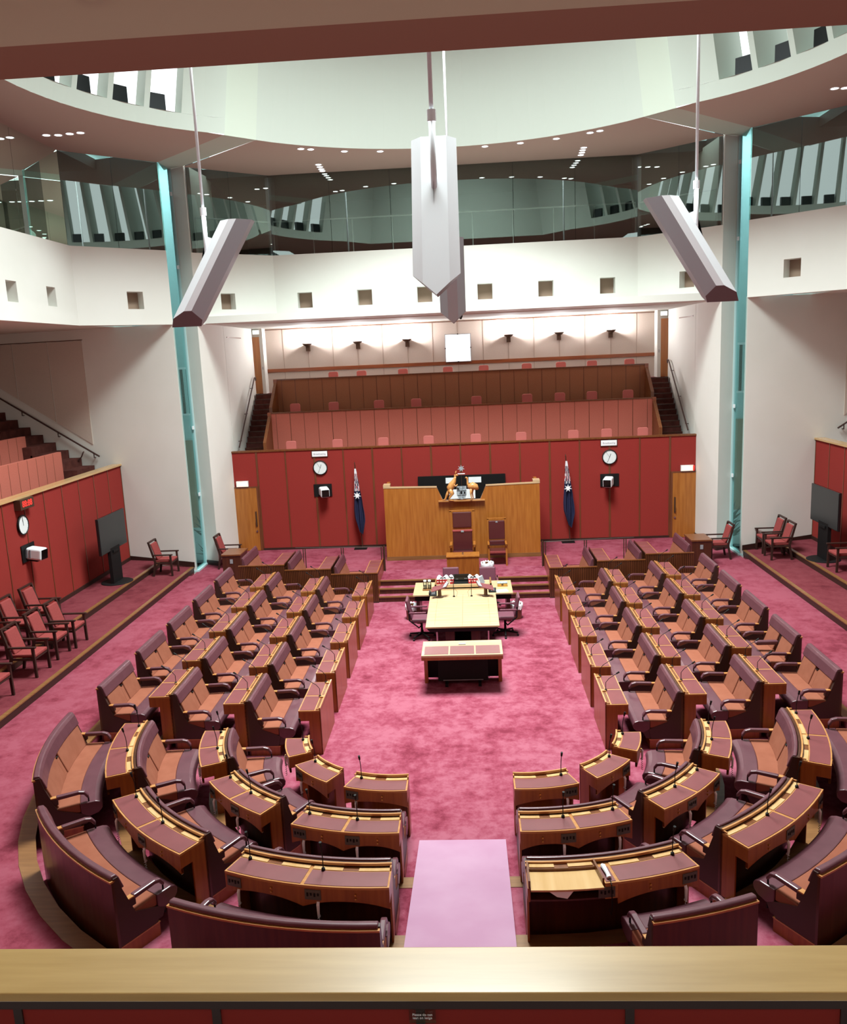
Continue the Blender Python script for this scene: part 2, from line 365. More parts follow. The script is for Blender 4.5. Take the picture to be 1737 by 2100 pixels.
# ------------------------------------------------------------------ piers, end walls, slots
for i, sd in enumerate((-1, 1)):
    P = [(sd*7.9, 24.7), (sd*7.43, 24.45), (sd*7.3, YW), (sd*7.3, 26.6), (sd*7.52, 26.6), (sd*7.9, 25.4)]
    m = MB().prism([(x, y, .0) for x, y in P], (0, 0, 12.0)); o = struct(m.build('wall_pier', M['white']))
    for (xa, ya), (xb, yb) in ((P[0], P[1]), (P[1], P[2])):
        dv = Vector((xb-xa, yb-ya, 0)); L = dv.length; dv.normalize(); nn = Vector((dv.y, -dv.x, 0))*(1 if sd < 0 else -1)
        c = Vector(((xa+xb)/2, (ya+yb)/2, .52)); 
        b = struct(MB().obox(c+nn*.012, dv, nn, (0,0,1), L/2, .012, .07).build('baseboard_pier', M['skirt']))
    # end wall of the side gallery
    x1 = 14.5
    q = [(sd*7.92, yend(7.92)), (sd*x1, yend(x1)), (sd*x1, yend(x1)+.25), (sd*7.92, yend(7.92)+.12)]
    w = struct(MB().prism([(x, y, .3) for x, y in q], (0, 0, ZC-.3)).build('wall_%s' % ('left' if sd < 0 else 'right'), M['white']))
    # fabric panels on the end wall
    for a, b2 in ((10.93, 12.1), (12.13, 13.35), (13.38, 14.4)):
        za = lambda x: 4.28+(x-10.93)*.575
        pts = [(sd*a, yend(a)-.02, 7.32), (sd*b2, yend(b2)-.02, 7.32), (sd*b2, yend(b2)-.02, za(b2)), (sd*a, yend(a)-.02, za(a))]
        MB().prism(pts, (0, .03, 0)).build('fabric_panel', M['cream'], w)
    pts = [(sd*10.9, yend(10.9)-.02, 7.33), (sd*14.4, yend(14.4)-.02, 7.33), (sd*14.4, yend(14.4)-.02, 7.35), (sd*10.9, yend(10.9)-.02, 7.35)]
    MB().prism(pts, (0, .02, 0)).build('reveal', M['batten'], w)
    xs = (7.95, 10.1); dv = Vector((sd*(xs[1]-xs[0]), yend(xs[1])-yend(xs[0]), 0)).normalized()
    struct(MB().prism([(sd*xs[0], yend(xs[0])-.025, .6), (sd*xs[1], yend(xs[1])-.025, .75), (sd*xs[1], yend(xs[1])-.025, .88), (sd*xs[0], yend(xs[0])-.025, .75)], (0, .025, 0)).build('baseboard_%s' % ('left' if sd < 0 else 'right'), M['skirt']))
    # glass slot with light well behind it
    x0, x1 = sorted((sd*7.9, sd*7.93))
    wn = struct(MB().box(x0, x1, 23.78, 24.7, .47, 11.95).build('window_%d' % (i+1), M['teal']))
    fr = MB().box(min(sd*7.86, sd*7.96), max(sd*7.86, sd*7.96), 24.66, 24.72, .45, 11.95); fr.build('frame', M['tealwall'], wn)
    MB().box(min(sd*7.84, sd*7.98), max(sd*7.84, sd*7.98), 23.75, 24.72, .45, .5).build('sill', M['tealwall'], wn)
    for z in (2.6, 4.6, 9.2, 11.2):
        MB().box(min(sd*7.86, sd*7.9), max(sd*7.86, sd*7.9), 24.54, 24.62, z, z+.1).build('clamp', M['offwhite'], wn)
    m = MB(); xa, xb = sd*7.95, sd*11.2
    m.box(*sorted((xb-sd*.2, xb)), 24.95, 29, -.5, 13.5).box(*sorted((xa, xb)), 28.8, 29, -.5, 13.5)
    struct(m.build('wall_light_well', M['tealwall']))
    struct(MB().box(*sorted((sd*7.6, xb)), 28.74, 28.8, .8, 3.9).build('wall_light_well_lower', M['tan']))
    struct(MB().box(*sorted((sd*7.6, xb)), 25.0, 29, -.7, -.5).build('floor_light_well', M['black']))
    rl = thing('balustrade', (sd*9.05, 27.6, 5.6), 'white barred balustrade glimpsed through the tall slot window, %s' % ('display-wall side' if sd < 0 else 'plain-wall side'), 'railing')
    for k in range(9): MB().box(-.9+.2*k, -.82+.2*k, -.02, .02, -.7, .75).build('bar', M['black'], rl)
    MB().box(-1, 1, -.03, .03, .75, .82).box(-1, 1, -.03, .03, -.76, -.7).build('rail', M['offwhite'], rl)
    pl = thing('potted_plant', (sd*8.6, 27.4, -.5), 'dark leafy plant behind the tall slot window, %s' % ('display-wall side' if sd < 0 else 'plain-wall side'), 'plant')
    MB().lathe([(.01, 0), (.2, 0), (.26, .4), (.01, .4)], 14).build('pot', M['black'], pl)
    lf = MB()
    for k in range(90):
        a = random.uniform(0, 2*PI); e = random.uniform(.2, 1.4); r = random.uniform(.3, 1.0)
        b = Vector((0, 0, .4+random.uniform(0, 1.0))); d = Vector((math.cos(a)*math.cos(e), math.sin(a)*math.cos(e), math.sin(e))); s_ = d.cross(Vector((0, 0, 1))).normalized()*.07
        lf.add([b, b+d*r*.5+s_, b+d*r, b+d*r*.5-s_], [(0, 1, 2, 3)])
    lf.build('foliage', M['foliage'], pl)

# ------------------------------------------------------------------ side galleries
for sd in (-1, 1):
    nm = 'left' if sd < 0 else 'right'
    x0, x1 = sorted((sd*10.1, sd*10.22)); y1 = yend(10.1)
    w = struct(MB().box(x0, x1, 3.4, y1, .75, 3.64).build('wall_%s_panelled' % nm, M['red']))
    xa, xb = sorted((sd*10.09, sd*10.1))
    for k in range(22):
        y = y1-.02-.93*k
        if y > 3.5: MB().box(*sorted((sd*10.088, sd*10.1)), y-.013, y+.013, .75, 3.64).build('batten', M['batten'], w)
    MB().box(*sorted((sd*10.05, sd*10.34)), 3.4, y1, 3.64, 3.69).build('cap_rail', M['blond_y'], w)
    struct(MB().box(*sorted((sd*10.075, sd*10.1)), 3.4, y1, .75, .85).build('baseboard_%s_platform' % nm, M['skirt']))
    for x, zt, ye, k in ((11.3, 4.22, 23.2, 0), (12.5, 4.67, 23.6, 1)):
        xa = sd*x
        p = struct(MB().box(*sorted((xa, xa+sd*.12)), 4, ye, zt-1.35, zt).build('wall_gallery_%s' % nm, M['pinkpanel']))
        for j in range(20): MB().box(*sorted((xa-sd*.004, xa)), ye-.5-.465*j, ye-.49-.465*j, zt-1.35, zt).build('seam', M['batten'], p)
    struct(MB().box(*sorted((sd*10.22, sd*11.3)), 3.4, 24.3, 2.6, 2.8).box(*sorted((sd*11.42, sd*12.5)), 3.4, 24.6, 3.0, 3.2).box(*sorted((sd*12.62, sd*14.5)), 3.4, 24.9, 3.6, 3.8).build('floor_gallery_%s' % nm, M['stair']))
    struct(MB().box(*sorted((sd*14.4, sd*14.6)), 3.4, 25.5, 2.5, 7.7).build('wall_gallery_%s_rear' % nm, M['cream']))
    if sd < 0:
        t = thing('staircase', (-12.2, 23.9, 2.8), 'dark carpeted stair climbing beside the salmon seat rows on the digital-display side', 'stairs')
        for k in range(10):
            xk = 10.55+.42*k; z = 3.42+.235*k
            MB().box(-(xk+.47)+12.2, -xk+12.2, -.55, yend(xk)-23.9-.02, z-.9-2.8, z-2.8).build('step', M['stair'], t)
    hr = thing('handrail', (sd*12.2, 24.5, 4.6), 'dark handrail rising along the white end wall, %s' % ('digital-display side' if sd < 0 else 'plain-wall side'), 'handrail', 'side gallery handrails')
    pt = lambda x: (sd*(x-12.2), yend(x)-.1-24.5, 3.93+(x-10.72)*.553-4.6)
    MB().tube([pt(10.72), pt(14.2)], .026).build('rail', M['handrail'], hr)
    for x in (10.9, 12.06, 13.25):
        a = Vector(pt(x)); MB().tube([a, a+Vector((0, 0, -.14)), a+Vector((0, .1, -.14))], .016).build('bracket', M['handrail'], hr)
    if sd < 0:
        r = MB(); pts = []
        for k in range(13):
            f = k/12; x = -11.95+.75*f; pts.append((x, 24.35, 4.0-.3*math.sin(PI*f**.8)+(.06 if k == 12 else 0)-.0*f))
        r.tube(pts+[(-11.2, 24.4, 4.08)], .02)
        o = r.build('barrier_rope', M['handrail']); o['label'] = 'drooping dark barrier rope at the foot of the side gallery stair'; o['category'] = 'rope'
    struct(MB().box(*sorted((sd*9.8, sd*14.6)), 3.4, 25.6, ZC, ZC+.2).build('ceiling_gallery_%s' % nm, M['white']))
# ------------------------------------------------------------------ bulkhead with square recesses, glass, soffits
ZB0, ZB1, ZG = 7.62, 9.62, 11.92
def wall_holes(m, rec, a, b, z0, z1, holes, out, depth=.34):
    """vertical wall from a to b; holes (s0,s1,z0,z1); out = unit vector away from the chamber; rec collects the recess backs"""
    a = Vector((*a, 0)); b = Vector((*b, 0)); L = (b-a).length; d = (b-a)/L; out = Vector((*out, 0))
    ss = sorted({0, L, *[h[0] for h in holes], *[h[1] for h in holes]}); zs = sorted({z0, z1, *[h[2] for h in holes], *[h[3] for h in holes]})
    P = lambda s, z, o=0: a+d*s+out*o+Vector((0, 0, z))
    for i in range(len(ss)-1):
        for j in range(len(zs)-1):
            sm, zm = (ss[i]+ss[i+1])/2, (zs[j]+zs[j+1])/2
            if any(h[0] < sm < h[1] and h[2] < zm < h[3] for h in holes): continue
            m.quad(P(ss[i], zs[j]), P(ss[i+1], zs[j]), P(ss[i+1], zs[j+1]), P(ss[i], zs[j+1]))
    m.quad(P(0, z0), P(L, z0), P(L, z0, .3), P(0, z0, .3)); m.quad(P(0, z1), P(L, z1), P(L, z1, .3), P(0, z1, .3))
    for s0, s1, h0, h1 in holes:
        for q in (((s0, h0), (s1, h0)), ((s0, h1), (s1, h1)), ((s0, h0), (s0, h1)), ((s1, h0), (s1, h1))):
            m.quad(P(*q[0]), P(*q[1]), P(*q[1], depth), P(*q[0], depth))
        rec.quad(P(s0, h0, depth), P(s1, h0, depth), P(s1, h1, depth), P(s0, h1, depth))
HZ = (8.04, 8.5)
def bulk(name, segs):
    m = MB(); rec = MB()
    for a, b, hs, out in segs: wall_holes(m, rec, a, b, ZB0, ZB1, [(h-.225, h+.225, *HZ) for h in hs], out)
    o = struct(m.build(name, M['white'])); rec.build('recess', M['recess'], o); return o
r2 = math.sqrt(.5)
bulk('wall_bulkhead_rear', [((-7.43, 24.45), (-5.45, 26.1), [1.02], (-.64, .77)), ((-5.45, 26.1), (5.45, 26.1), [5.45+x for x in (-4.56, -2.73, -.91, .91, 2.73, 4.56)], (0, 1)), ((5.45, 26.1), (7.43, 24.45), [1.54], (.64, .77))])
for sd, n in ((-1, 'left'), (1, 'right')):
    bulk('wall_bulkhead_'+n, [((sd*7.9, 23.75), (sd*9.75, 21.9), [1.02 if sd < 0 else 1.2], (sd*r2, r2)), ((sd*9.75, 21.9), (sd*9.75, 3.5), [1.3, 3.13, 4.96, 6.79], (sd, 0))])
# gallery glass
def gl(name, pts, n, nums):
    m = MB(); post = MB()
    for (a, b, k) in pts:
        a = Vector((*a, 0)); b = Vector((*b, 0))
        for i in range(k):
            p, q = a+(b-a)*(i/k), a+(b-a)*((i+1)/k); d = (q-p).normalized()*.006
            m.quad(p+d+Vector((0, 0, ZB1)), q-d+Vector((0, 0, ZB1)), q-d+Vector((0, 0, ZG)), p+d+Vector((0, 0, ZG)))
    return struct(m.build(name, M['glass']))
gl('window_3', [((-7.4, 24.5), (-5.45, 26.16), 2), ((-5.45, 26.16), (5.45, 26.16), 6), ((5.45, 26.16), (7.4, 24.5), 2)], 6, 0)
gl('window_4', [((-7.9, 23.8), (-9.8, 21.9), 2), ((-9.8, 21.9), (-9.8, 3.6), 8)], 6, 0)
gl('window_5', [((7.9, 23.8), (9.8, 21.9), 2), ((9.8, 21.9), (9.8, 3.6), 8)], 6, 0)
# dark rooms behind the glass
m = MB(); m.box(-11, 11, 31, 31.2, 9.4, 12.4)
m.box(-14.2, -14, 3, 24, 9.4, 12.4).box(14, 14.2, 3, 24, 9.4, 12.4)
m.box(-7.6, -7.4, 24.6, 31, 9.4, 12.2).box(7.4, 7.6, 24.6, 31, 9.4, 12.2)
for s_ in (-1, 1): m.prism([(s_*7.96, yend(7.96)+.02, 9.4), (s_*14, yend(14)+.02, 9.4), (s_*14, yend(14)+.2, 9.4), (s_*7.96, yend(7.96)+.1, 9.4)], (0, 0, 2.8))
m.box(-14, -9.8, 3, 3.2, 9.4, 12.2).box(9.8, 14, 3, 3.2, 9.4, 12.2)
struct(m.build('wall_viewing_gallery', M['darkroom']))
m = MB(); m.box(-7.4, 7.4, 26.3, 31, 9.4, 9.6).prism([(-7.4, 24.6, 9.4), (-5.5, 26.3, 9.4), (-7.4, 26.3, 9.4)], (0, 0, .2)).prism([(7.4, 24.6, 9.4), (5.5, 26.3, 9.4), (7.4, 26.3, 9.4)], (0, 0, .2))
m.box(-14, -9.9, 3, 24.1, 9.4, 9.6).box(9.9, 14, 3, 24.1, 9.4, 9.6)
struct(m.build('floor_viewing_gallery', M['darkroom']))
# columns standing in the viewing gallery
for x, y in ((-5.5, 26.6), (5.5, 26.6), (-9.95, 21.3), (9.95, 21.3)): struct(MB().lathe([(.14, 9.6), (.14, 11.95)], 16, (x, y, 0)).build('wall_gallery_column', M['grey']))
# white framed balustrades behind the glass
def balus(name, a, b, n, label):
    a = Vector((*a, 9.6)); b = Vector((*b, 9.6)); t = thing(name, (a+b)/2, label, 'railing'); c = (a+b)/2
    MB().tube([a-c+Vector((0, 0, 1.0)), b-c+Vector((0, 0, 1.0))], .022, 6).build('top_rail', M['offwhite'], t)
    for k in range(n+1):
        p = a+(b-a)*(k/n)-c; MB().tube([p, p+Vector((0, 0, 1))], .014, 6).build('post', M['offwhite'], t)
    d = (b-a).normalized()*.03
    MB().quad(a-c+d, b-c-d, b-c-d+Vector((0, 0, .97)), a-c+d+Vector((0, 0, .97))).build('pane', M['clear'], t)
balus('balustrade', (-5.4, 26.24), (5.4, 26.24), 9, 'white framed glass balustrade behind the rear viewing window')
balus('balustrade', (-7.3, 24.72), (-5.5, 26.24), 2, 'short white balustrade in the angled pane beside the slot, display-wall side')
balus('balustrade', (7.3, 24.72), (5.5, 26.24), 2, 'short white balustrade in the angled pane beside the slot, plain-wall side')
balus('balustrade', (-9.9, 21.8), (-9.9, 8), 10, 'pale balustrade behind the viewing window above the digital display')
balus('balustrade', (9.9, 21.8), (9.9, 8), 10, 'pale balustrade behind the viewing window above the plain red wall, opposite the digital display')
# soffit rims
def arc(cx, cy, R, a0, a1, n): return [(cx+R*math.cos(a0+(a1-a0)*k/n), cy+R*math.sin(a0+(a1-a0)*k/n)) for k in range(n+1)]
aR = math.acos(4.77/7.0)
rimR = arc(0, 16.95, 7.0, PI-aR, aR, 24)                    # from the display side across to the other
rimR[0] = (-4.77, 22.05); rimR[-1] = (4.77, 22.05)
def rimS(sd):
    p = arc(2.25, 16.2, 6.0, math.atan2(5.2, 3.15), -math.atan2(5.2, 3.15), 30); p[0] = (5.4, 21.42)
    return [(sd*x, y) for x, y in p]
rl_, rr_ = rimS(-1), rimS(1)
def flat(name, inner, outer, z, m):
    mb = MB(); n = len(inner); mb.add([(x, y, z) for x, y in inner]+[(x, y, z) for x, y in outer], [(i, i+1, n+i+1, n+i) for i in range(n-1)]); return struct(mb.build(name, m))
def along(poly, n):                                          # n+1 points evenly along a polyline
    L = [0]
    for a, b in zip(poly, poly[1:]): L.append(L[-1]+math.dist(a, b))
    out = []
    for k in range(n+1):
        s = L[-1]*k/n; i = max(j for j in range(len(L)-1) if L[j] <= s+1e-9); f = (s-L[i])/(L[i+1]-L[i]); out.append((poly[i][0]+(poly[i+1][0]-poly[i][0])*f, poly[i][1]+(poly[i+1][1]-poly[i][1])*f))
    return out
flat('ceiling_soffit_rear', rimR, along([(-7.43, 24.45), (-5.45, 26.2), (5.45, 26.2), (7.43, 24.45)], 24), ZG, M['soffit'])
for sd, r_, n in ((-1, rl_, 'left'), (1, rr_, 'right')):
    flat('ceiling_soffit_'+n, r_, along([(sd*7.9, 23.75), (sd*9.85, 21.9), (sd*9.85, 9.5), (sd*8.5, 8.4)], 30), ZG, M['soffit'])
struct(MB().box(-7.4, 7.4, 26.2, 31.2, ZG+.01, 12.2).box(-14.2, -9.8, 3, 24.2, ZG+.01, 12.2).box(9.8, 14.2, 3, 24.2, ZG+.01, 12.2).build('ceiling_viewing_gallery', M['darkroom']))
# leaning upper walls
CC = Vector((0, 16.2)); ZT = 17.2
def leanpt(p, z):
    k = 1-(z-ZG)*.034; return (CC.x+(p[0]-CC.x)*k, CC.y+(p[1]-CC.y)*k, z)
mb = MB(); n = len(rimR); mb.add([leanpt(p, ZG) for p in rimR]+[leanpt(p, ZT) for p in rimR], [(i, i+1, n+i+1, n+i) for i in range(n-1)])
struct(mb.build('wall_upper_rear', M['white2']))
for sd, r_, nm in ((-1, rl_, 'left'), (1, rr_, 'right')):
    mb = MB(); fin = MB(); fine = []
    A0 = math.atan2(5.2, 3.15)
    ang = lambda a: ((sd*(2.25+6*math.cos(a))), 16.2+6*math.sin(a))
    # slots: start angles measured down from the rim's end
    slots = [(A0-.18-.155*k, A0-.18-.155*k-.132) for k in range(11)]
    cuts = [A0]
    for a, b in slots: cuts += [a, b]
    cuts.append(-A0)
    zs0, zs1 = ZG+.34, ZT-.3
    def wq(a, b, z0, z1):
        k = max(1, int((a-b)/.06))
        for i in range(k):
            p, q = ang(a+(b-a)*i/k), ang(a+(b-a)*(i+1)/k)
            mb.quad(leanpt(p, z0), leanpt(q, z0), leanpt(q, z1), leanpt(p, z1))
    wq(A0, -A0, ZG, zs0); wq(A0, -A0, zs1, ZT)
    for i in range(len(cuts)-1):
        if i % 2 == 0: wq(cuts[i], cuts[i+1], zs0, zs1)
    dep = .35 if sd < 0 else 1.3
    for a, b in slots:
        pa, pb = ang(a), ang(b)
        ma = ang((a+b)/2); o = Vector((ma[0]-sd*2.25, ma[1]-16.2)).normalized()*dep
        for p in (pa, pb):
            q = (p[0]+o.x, p[1]+o.y); fin.quad(leanpt(p, zs0), leanpt(p, zs1), (leanpt(q, zs1)), (leanpt(q, zs0)))
        qa, qb = (pa[0]+o.x, pa[1]+o.y), (pb[0]+o.x, pb[1]+o.y)
        fin.quad(leanpt(pa, zs0), leanpt(pb, zs0), leanpt(qb, zs0), leanpt(qa, zs0))
        fine.append((pa, pb, o))
    w = struct(mb.build('wall_upper_'+nm, M['white2'])); fin.build('slot_reveal', M['white2'], w)
    for pa, pb, o in fine:
        v = MB(); A = Vector(leanpt(pb, zs0)); B = Vector(leanpt(pa, zs0)); d = B-A; oo = Vector((o.x, o.y, 0)).normalized()
        h = Vector((0, 0, .38))
        v.prism([A+d*.05+oo*.12, A+d*.6+oo*.12, A+d*.6+oo*.12+h, A+d*.05+oo*.12+h], oo*.12); v.build('vent_grille', M['gloss'], w)
# angled ribs between the upper walls, and their undersides running out to the piers
for sd in (-1, 1):
    a, b = (sd*4.77, 22.05), (sd*5.4, 21.42)
    c, d = (sd*7.43, 24.45), (sd*7.9, 23.75)
    mb = MB(); mb.quad(leanpt(a, ZG+.0), leanpt(b, ZG+.0), leanpt(b, ZT), leanpt(a, ZT))
    mb.quad((*a, ZG), (*c, ZG+.02), (*d, ZG+.02), (*b, ZG))
    e = (sd*8.1, 24.8); mb.add([(*c, ZG+.02), (*d, ZG+.02), (*e, ZG+.02)], [(0, 1, 2)])
    struct(mb.build('wall_rib', M['rib']))
struct(MB().box(-7, 7, 9, 23.5, ZT+.3, ZT+.4).build('ceiling', M['white2']))
# near side of the lantern (overhead of the viewer)
pn = [rr_[-1], (4.2, 9.6), (-4.2, 9.6), rl_[-1]]
mb = MB()
for p, q in zip(pn, pn[1:]): mb.quad(leanpt(p, ZG), leanpt(q, ZG), leanpt(q, ZT), leanpt(p, ZT))
struct(mb.build('wall_upper_near', M['white2']))
struct(MB().poly([(*pn[0], ZG), (*pn[1], ZG), (*pn[2], ZG), (*pn[3], ZG), (-8.5, 8.4, ZG), (-8.5, 3.5, ZG), (8.5, 3.5, ZG), (8.5, 8.4, ZG)]).build('ceiling_soffit_near', M['soffit']))
# viewer's own gallery: bulkhead soffit, ceiling, parapet
struct(MB().box(-10, 10, 3.17, 3.5, ZC, ZC+4.2).build('wall_bulkhead_near', M['beam']))
struct(MB().box(-10, 10, -3, 3.17, ZC, ZC+.3).build('ceiling_near', M['beige']))
struct(MB().box(-10.4, 10.4, -3.2, -3, 2, 8).build('wall_near', M['cream']))
struct(MB().box(-10.2, -10, -3, 3.4, 2, 8).box(10, 10.2, -3, 3.4, 2, 8).build('wall_near_sides', M['white']))
struct(MB().box(-10, 10, 1.5, 3.2, 2.6, 2.8).box(-10, 10, .2, 1.5, 3.6, 3.9).box(-10, 10, -3, .2, 4.7, 5.0).build('floor_near', M['stair']))
struct(MB().box(-10, 10, 3.42, 3.56, .3, 3.6).build('wall_near_outer', M['red']))
p = struct(MB().box(-10, 10, 3.30, 3.34, 2.8, 3.615).build('wall_near_parapet', M['reddark']))
for k in range(-10, 11): MB().box(.935*k-.02-.04, .935*k+.02-.04, 3.29, 3.30, 2.8, 3.615).build('batten', M['skirt'], p)
MB().box(-10, 10, 3.288, 3.30, 3.605, 3.645).build('top_batten', M['skirt'], p)
l = struct(MB().box(-10, 10, 3.285, 3.585, 3.645, 3.69).build('trim_1', M['ledge'], bevel=.006))
sm = thing('smoke_detector', (-.84, 2.76, ZC), 'round ceiling detector at the very top edge of the view', 'detector')
MB().lathe([(.001, -.02), (.045, -.02), (.05, -.015), (.05, 0), (.001, 0)], 20).build('body', M['beige'], sm)
# downlights let into the soffits
DL = [(-9.36,20.5),(-9.1,20.55),(-8.8,20.5),(-8.53,20.47),(-10.4,20.53),(-3.86,23.19),(-3.62,23.3),(-2.79,23.73),(-1.85,23.96),(-3.73,25.1),(-3.74,25.4),(-3.75,25.7),(-3.76,25.95),(.97,24.09),(1.91,23.95),(2.84,23.7),(3.66,23.28),(3.89,23.14),(3.72,24.9),(3.73,25.2),(3.75,25.5),(3.76,25.8),(8.68,20.59),(8.91,20.6)]
DLN = ['first of the row of four over the display wall','second of the row of four over the display wall','third of the row of four over the display wall','last of the row of four over the display wall','lone one beyond the row of four over the display wall',
 'outer one of the pair at the display-side end of the rear rim','inner one of the pair at the display-side end of the rear rim','single one next to the display-side pair on the rear rim','single one beside the central fixture, display side','rim end of the display-side file of four','second of the file of four on the display side','third of the file of four on the display side','glass end of the display-side file of four',
 'single one beside the central fixture, away from the display','single one in the middle of the rear rim far from the display','single one next to the pair away from the display','inner one of the pair at the rim end far from the display','outer one of the pair at the rim end far from the display','front one of the file of four far from the display','second of the file of four far from the display','third of the file of four far from the display','last of the file of four far from the display, by the glass','inner one of the pair over the plain red side wall','outer one of the pair over the plain red side wall']
for (x, y), nme in zip(DL, DLN):
    d = thing('downlight', (x, y, ZG), 'lit downlight, '+nme, 'downlight', 'soffit downlights')
    MB().lathe([(.075, -.004), (.105, -.012), (.11, 0), (.075, 0)], 16).build('trim_ring', M['offwhite'], d)
    MB().lathe([(.001, -.008), (.078, -.008), (.078, 0), (.001, 0)], 16).build('lens', M['lamp'], d)
# ------------------------------------------------------------------ benches and desks
DL0 = 2.335; PITCH_U = 1.25; ROWY = [12.93+1.67*k for k in range(5)]; LEN = 1.24
class Straight:                                    # local coordinates: u outward from the desk's front line, t along +y
    def __init__(s, sd, L=LEN): s.sd = sd; s.L = L; s.n = 1
    def fn(s, u, t): return (s.sd*u, t*s.L)
    def length(s, u): return s.L
class Arc:                                         # concentric segment; local to the root placed at the arc's middle
    def __init__(s, sd, D, seg, tmax=1):
        s.sd = sd; s.D = D; s.seg = seg; s.n = 10; s.tmax = tmax
        s.root = (0, 0); s.root = s.fn(.2, .5)
    def rng(s, u):
        R = s.D+u-XC
        if s.seg == 0: return math.asin(.17/R), math.radians(25.9)
        if s.seg == 1: return math.radians(34.8), math.radians(58.6)
        a, b = math.radians(67.6), PI/2+math.asin(.185/R)
        return a, a+(b-a)*s.tmax
    def fn(s, u, t):
        a0, a1 = s.rng(u); a = a0+(a1-a0)*t; R = s.D+u-XC
        return (s.sd*(XC+R*math.cos(a))-s.root[0], YCN-R*math.sin(a)-s.root[1])
    def length(s, u): a0, a1 = s.rng(u); return (a1-a0)*(s.D+u-XC)
def ts(g, a=0, b=1):
    n = max(1, round(g.n*(b-a))); return [a+(b-a)*k/n for k in range(n+1)]
def sw(g, sec, a=0, b=1, mb=None): return (mb or MB()).sweep(sec, g.fn, ts(g, a, b))
def R(u0, u1, z0, z1): return [(u0, z0), (u1, z0), (u1, z1), (u0, z1)]

def bench_parts(g, root, n=2, arm_down=False, exposed=False):
    Lm = g.length(1.0); w = lambda m: m/Lm            # metres to t
    e = w(.055)
    sw(g, R(.72, 1.22, .0, .15), mb=None).build('plinth', M['redwood'], root)
    sw(g, R(.71, 1.22, .15, .165)).build('plinth_edge', M['gold'], root)
    sw(g, [(.60,.30),(.66,.18),(1.2,.18),(1.2,.36),(.60,.36)], .01, .99).build('seat_base', M['leather_d'], root)
    sw(g, [(.45,.36),(.44,.42),(.47,.465),(.53,.485),(.72,.485),(.72,.34),(.62,.28),(.50,.31)]).build('seat_front', M['leather'], root, bevel=.012)
    sw(g, [(.722,.36),(1.02,.36),(1.02,.465),(.98,.475),(.722,.485)], .005, .995).build('seat_cushion', M['pink'], root, bevel=.012)
    back = [(.975,.47),(1.10,.80),(1.17,.80),(1.12,.40),(1.02,.40)]
    if n == 2:
        c = w(.065)
        sw(g, back, e, .5-c).build('back_cushion', M['pink'], root, bevel=.015)
        sw(g, back, .5+c, 1-e).build('back_cushion', M['pink'], root, bevel=.015)
        if not arm_down:
            o = sw(g, [(.985,.47),(1.09,.745),(1.16,.745),(1.1,.45)], .5-c+w(.008), .5+c-w(.008)).build('folded_armrest', M['pink'], root, bevel=.012)
            sw(g, R(1.078,1.10,.752,.76), .5-w(.03), .5+w(.03)).build('pull_tab', M['black'], root)
        else:
            sw(g, [(.66,.60),(1.05,.60),(1.05,.68),(.66,.68),(.62,.65)], .5-w(.05), .5+w(.05)).build('lowered_armrest', M['leather'], root, bevel=.02)
            sw(g, [(1.04,.47),(1.12,.79),(1.16,.79),(1.1,.45)], .5-c+w(.008), .5+c-w(.008)).build('armrest_well', M['leather_d'], root)
    else:
        sw(g, back, e, 1-e).build('back_cushion', M['pink'], root, bevel=.015)
    hs = [(1.085,.80),(1.135,.945),(1.165,.992),(1.222,.998),(1.242,.975),(1.238,.951),(1.2,.94),(1.2,.80)] if exposed else [(1.085,.80),(1.135,.945),(1.165,.985),(1.205,.985),(1.215,.80)]
    sw(g, hs, .008, .992).build('headrest', M['leather'], root, bevel=.014, seg=3)
    for a, b in ((0, e-w(.004)), (1-e+w(.004), 1)):
        sw(g, [(1.0,.46),(1.125,.80),(1.165,.965),(1.215,.965),(1.215,.17),(.74,.17),(.70,.34)], a, b).build('side_panel', M['leather_d'], root)
    sw(g, R(1.215, 1.245, 0, .93 if exposed else .965)).build('back_panel', M['darkwood'], root)
    if exposed: sw(g, R(1.2, 1.258, .93, .95)).build('back_rail', M['gold'], root)
    for s_ in (0, 1):                                # armrests near both ends
        c = w(.035) if s_ == 0 else 1-w(.035)
        P = lambda u, z, dt=0: (*g.fn(u, c+dt), z)
        m = MB(); hw = w(.034)
        m.sweep([(1.0,.60),(1.0,.655),(.72,.665),(.645,.645),(.60,.58),(.605,.54),(.63,.55),(.66,.60),(.72,.615)], g.fn, [c-hw, c+hw])
        a = m.build('armrest', M['leather'], root, bevel=.014)
        MB().tube([P(.61, .55), P(.615, .20)], .011, 6).build('arm_strap', M['black'], a)
        sw(g, R(.98, 1.21, .54, .63), c-w(.03), c+w(.03)).build('arm_support', M['leather_d'], a)
        sw(g, R(.97, 1.21, .63, .645), c-w(.032), c+w(.032)).build('support_edge', M['gold'], a)

def mic(g, u, t, root, lean=.16, up=.0):
    P = lambda uu, z: Vector((*g.fn(uu, t), z))
    m = MB(); m.lathe([(.001, 0), (.022, 0), (.02, .03), (.006, .04)], 10, tuple(P(u, .78)))
    pts = [P(u, .80), P(u, .93), P(u+lean*.25, 1.0), P(u+lean*.8, 1.08)]
    m.tube(pts, .0055, 6); d = (pts[-1]-pts[-2]).normalized(); m.tube([pts[-1], pts[-1]+d*.06], [.013, .016], 8)
    m.build('microphone', M['black'], root)

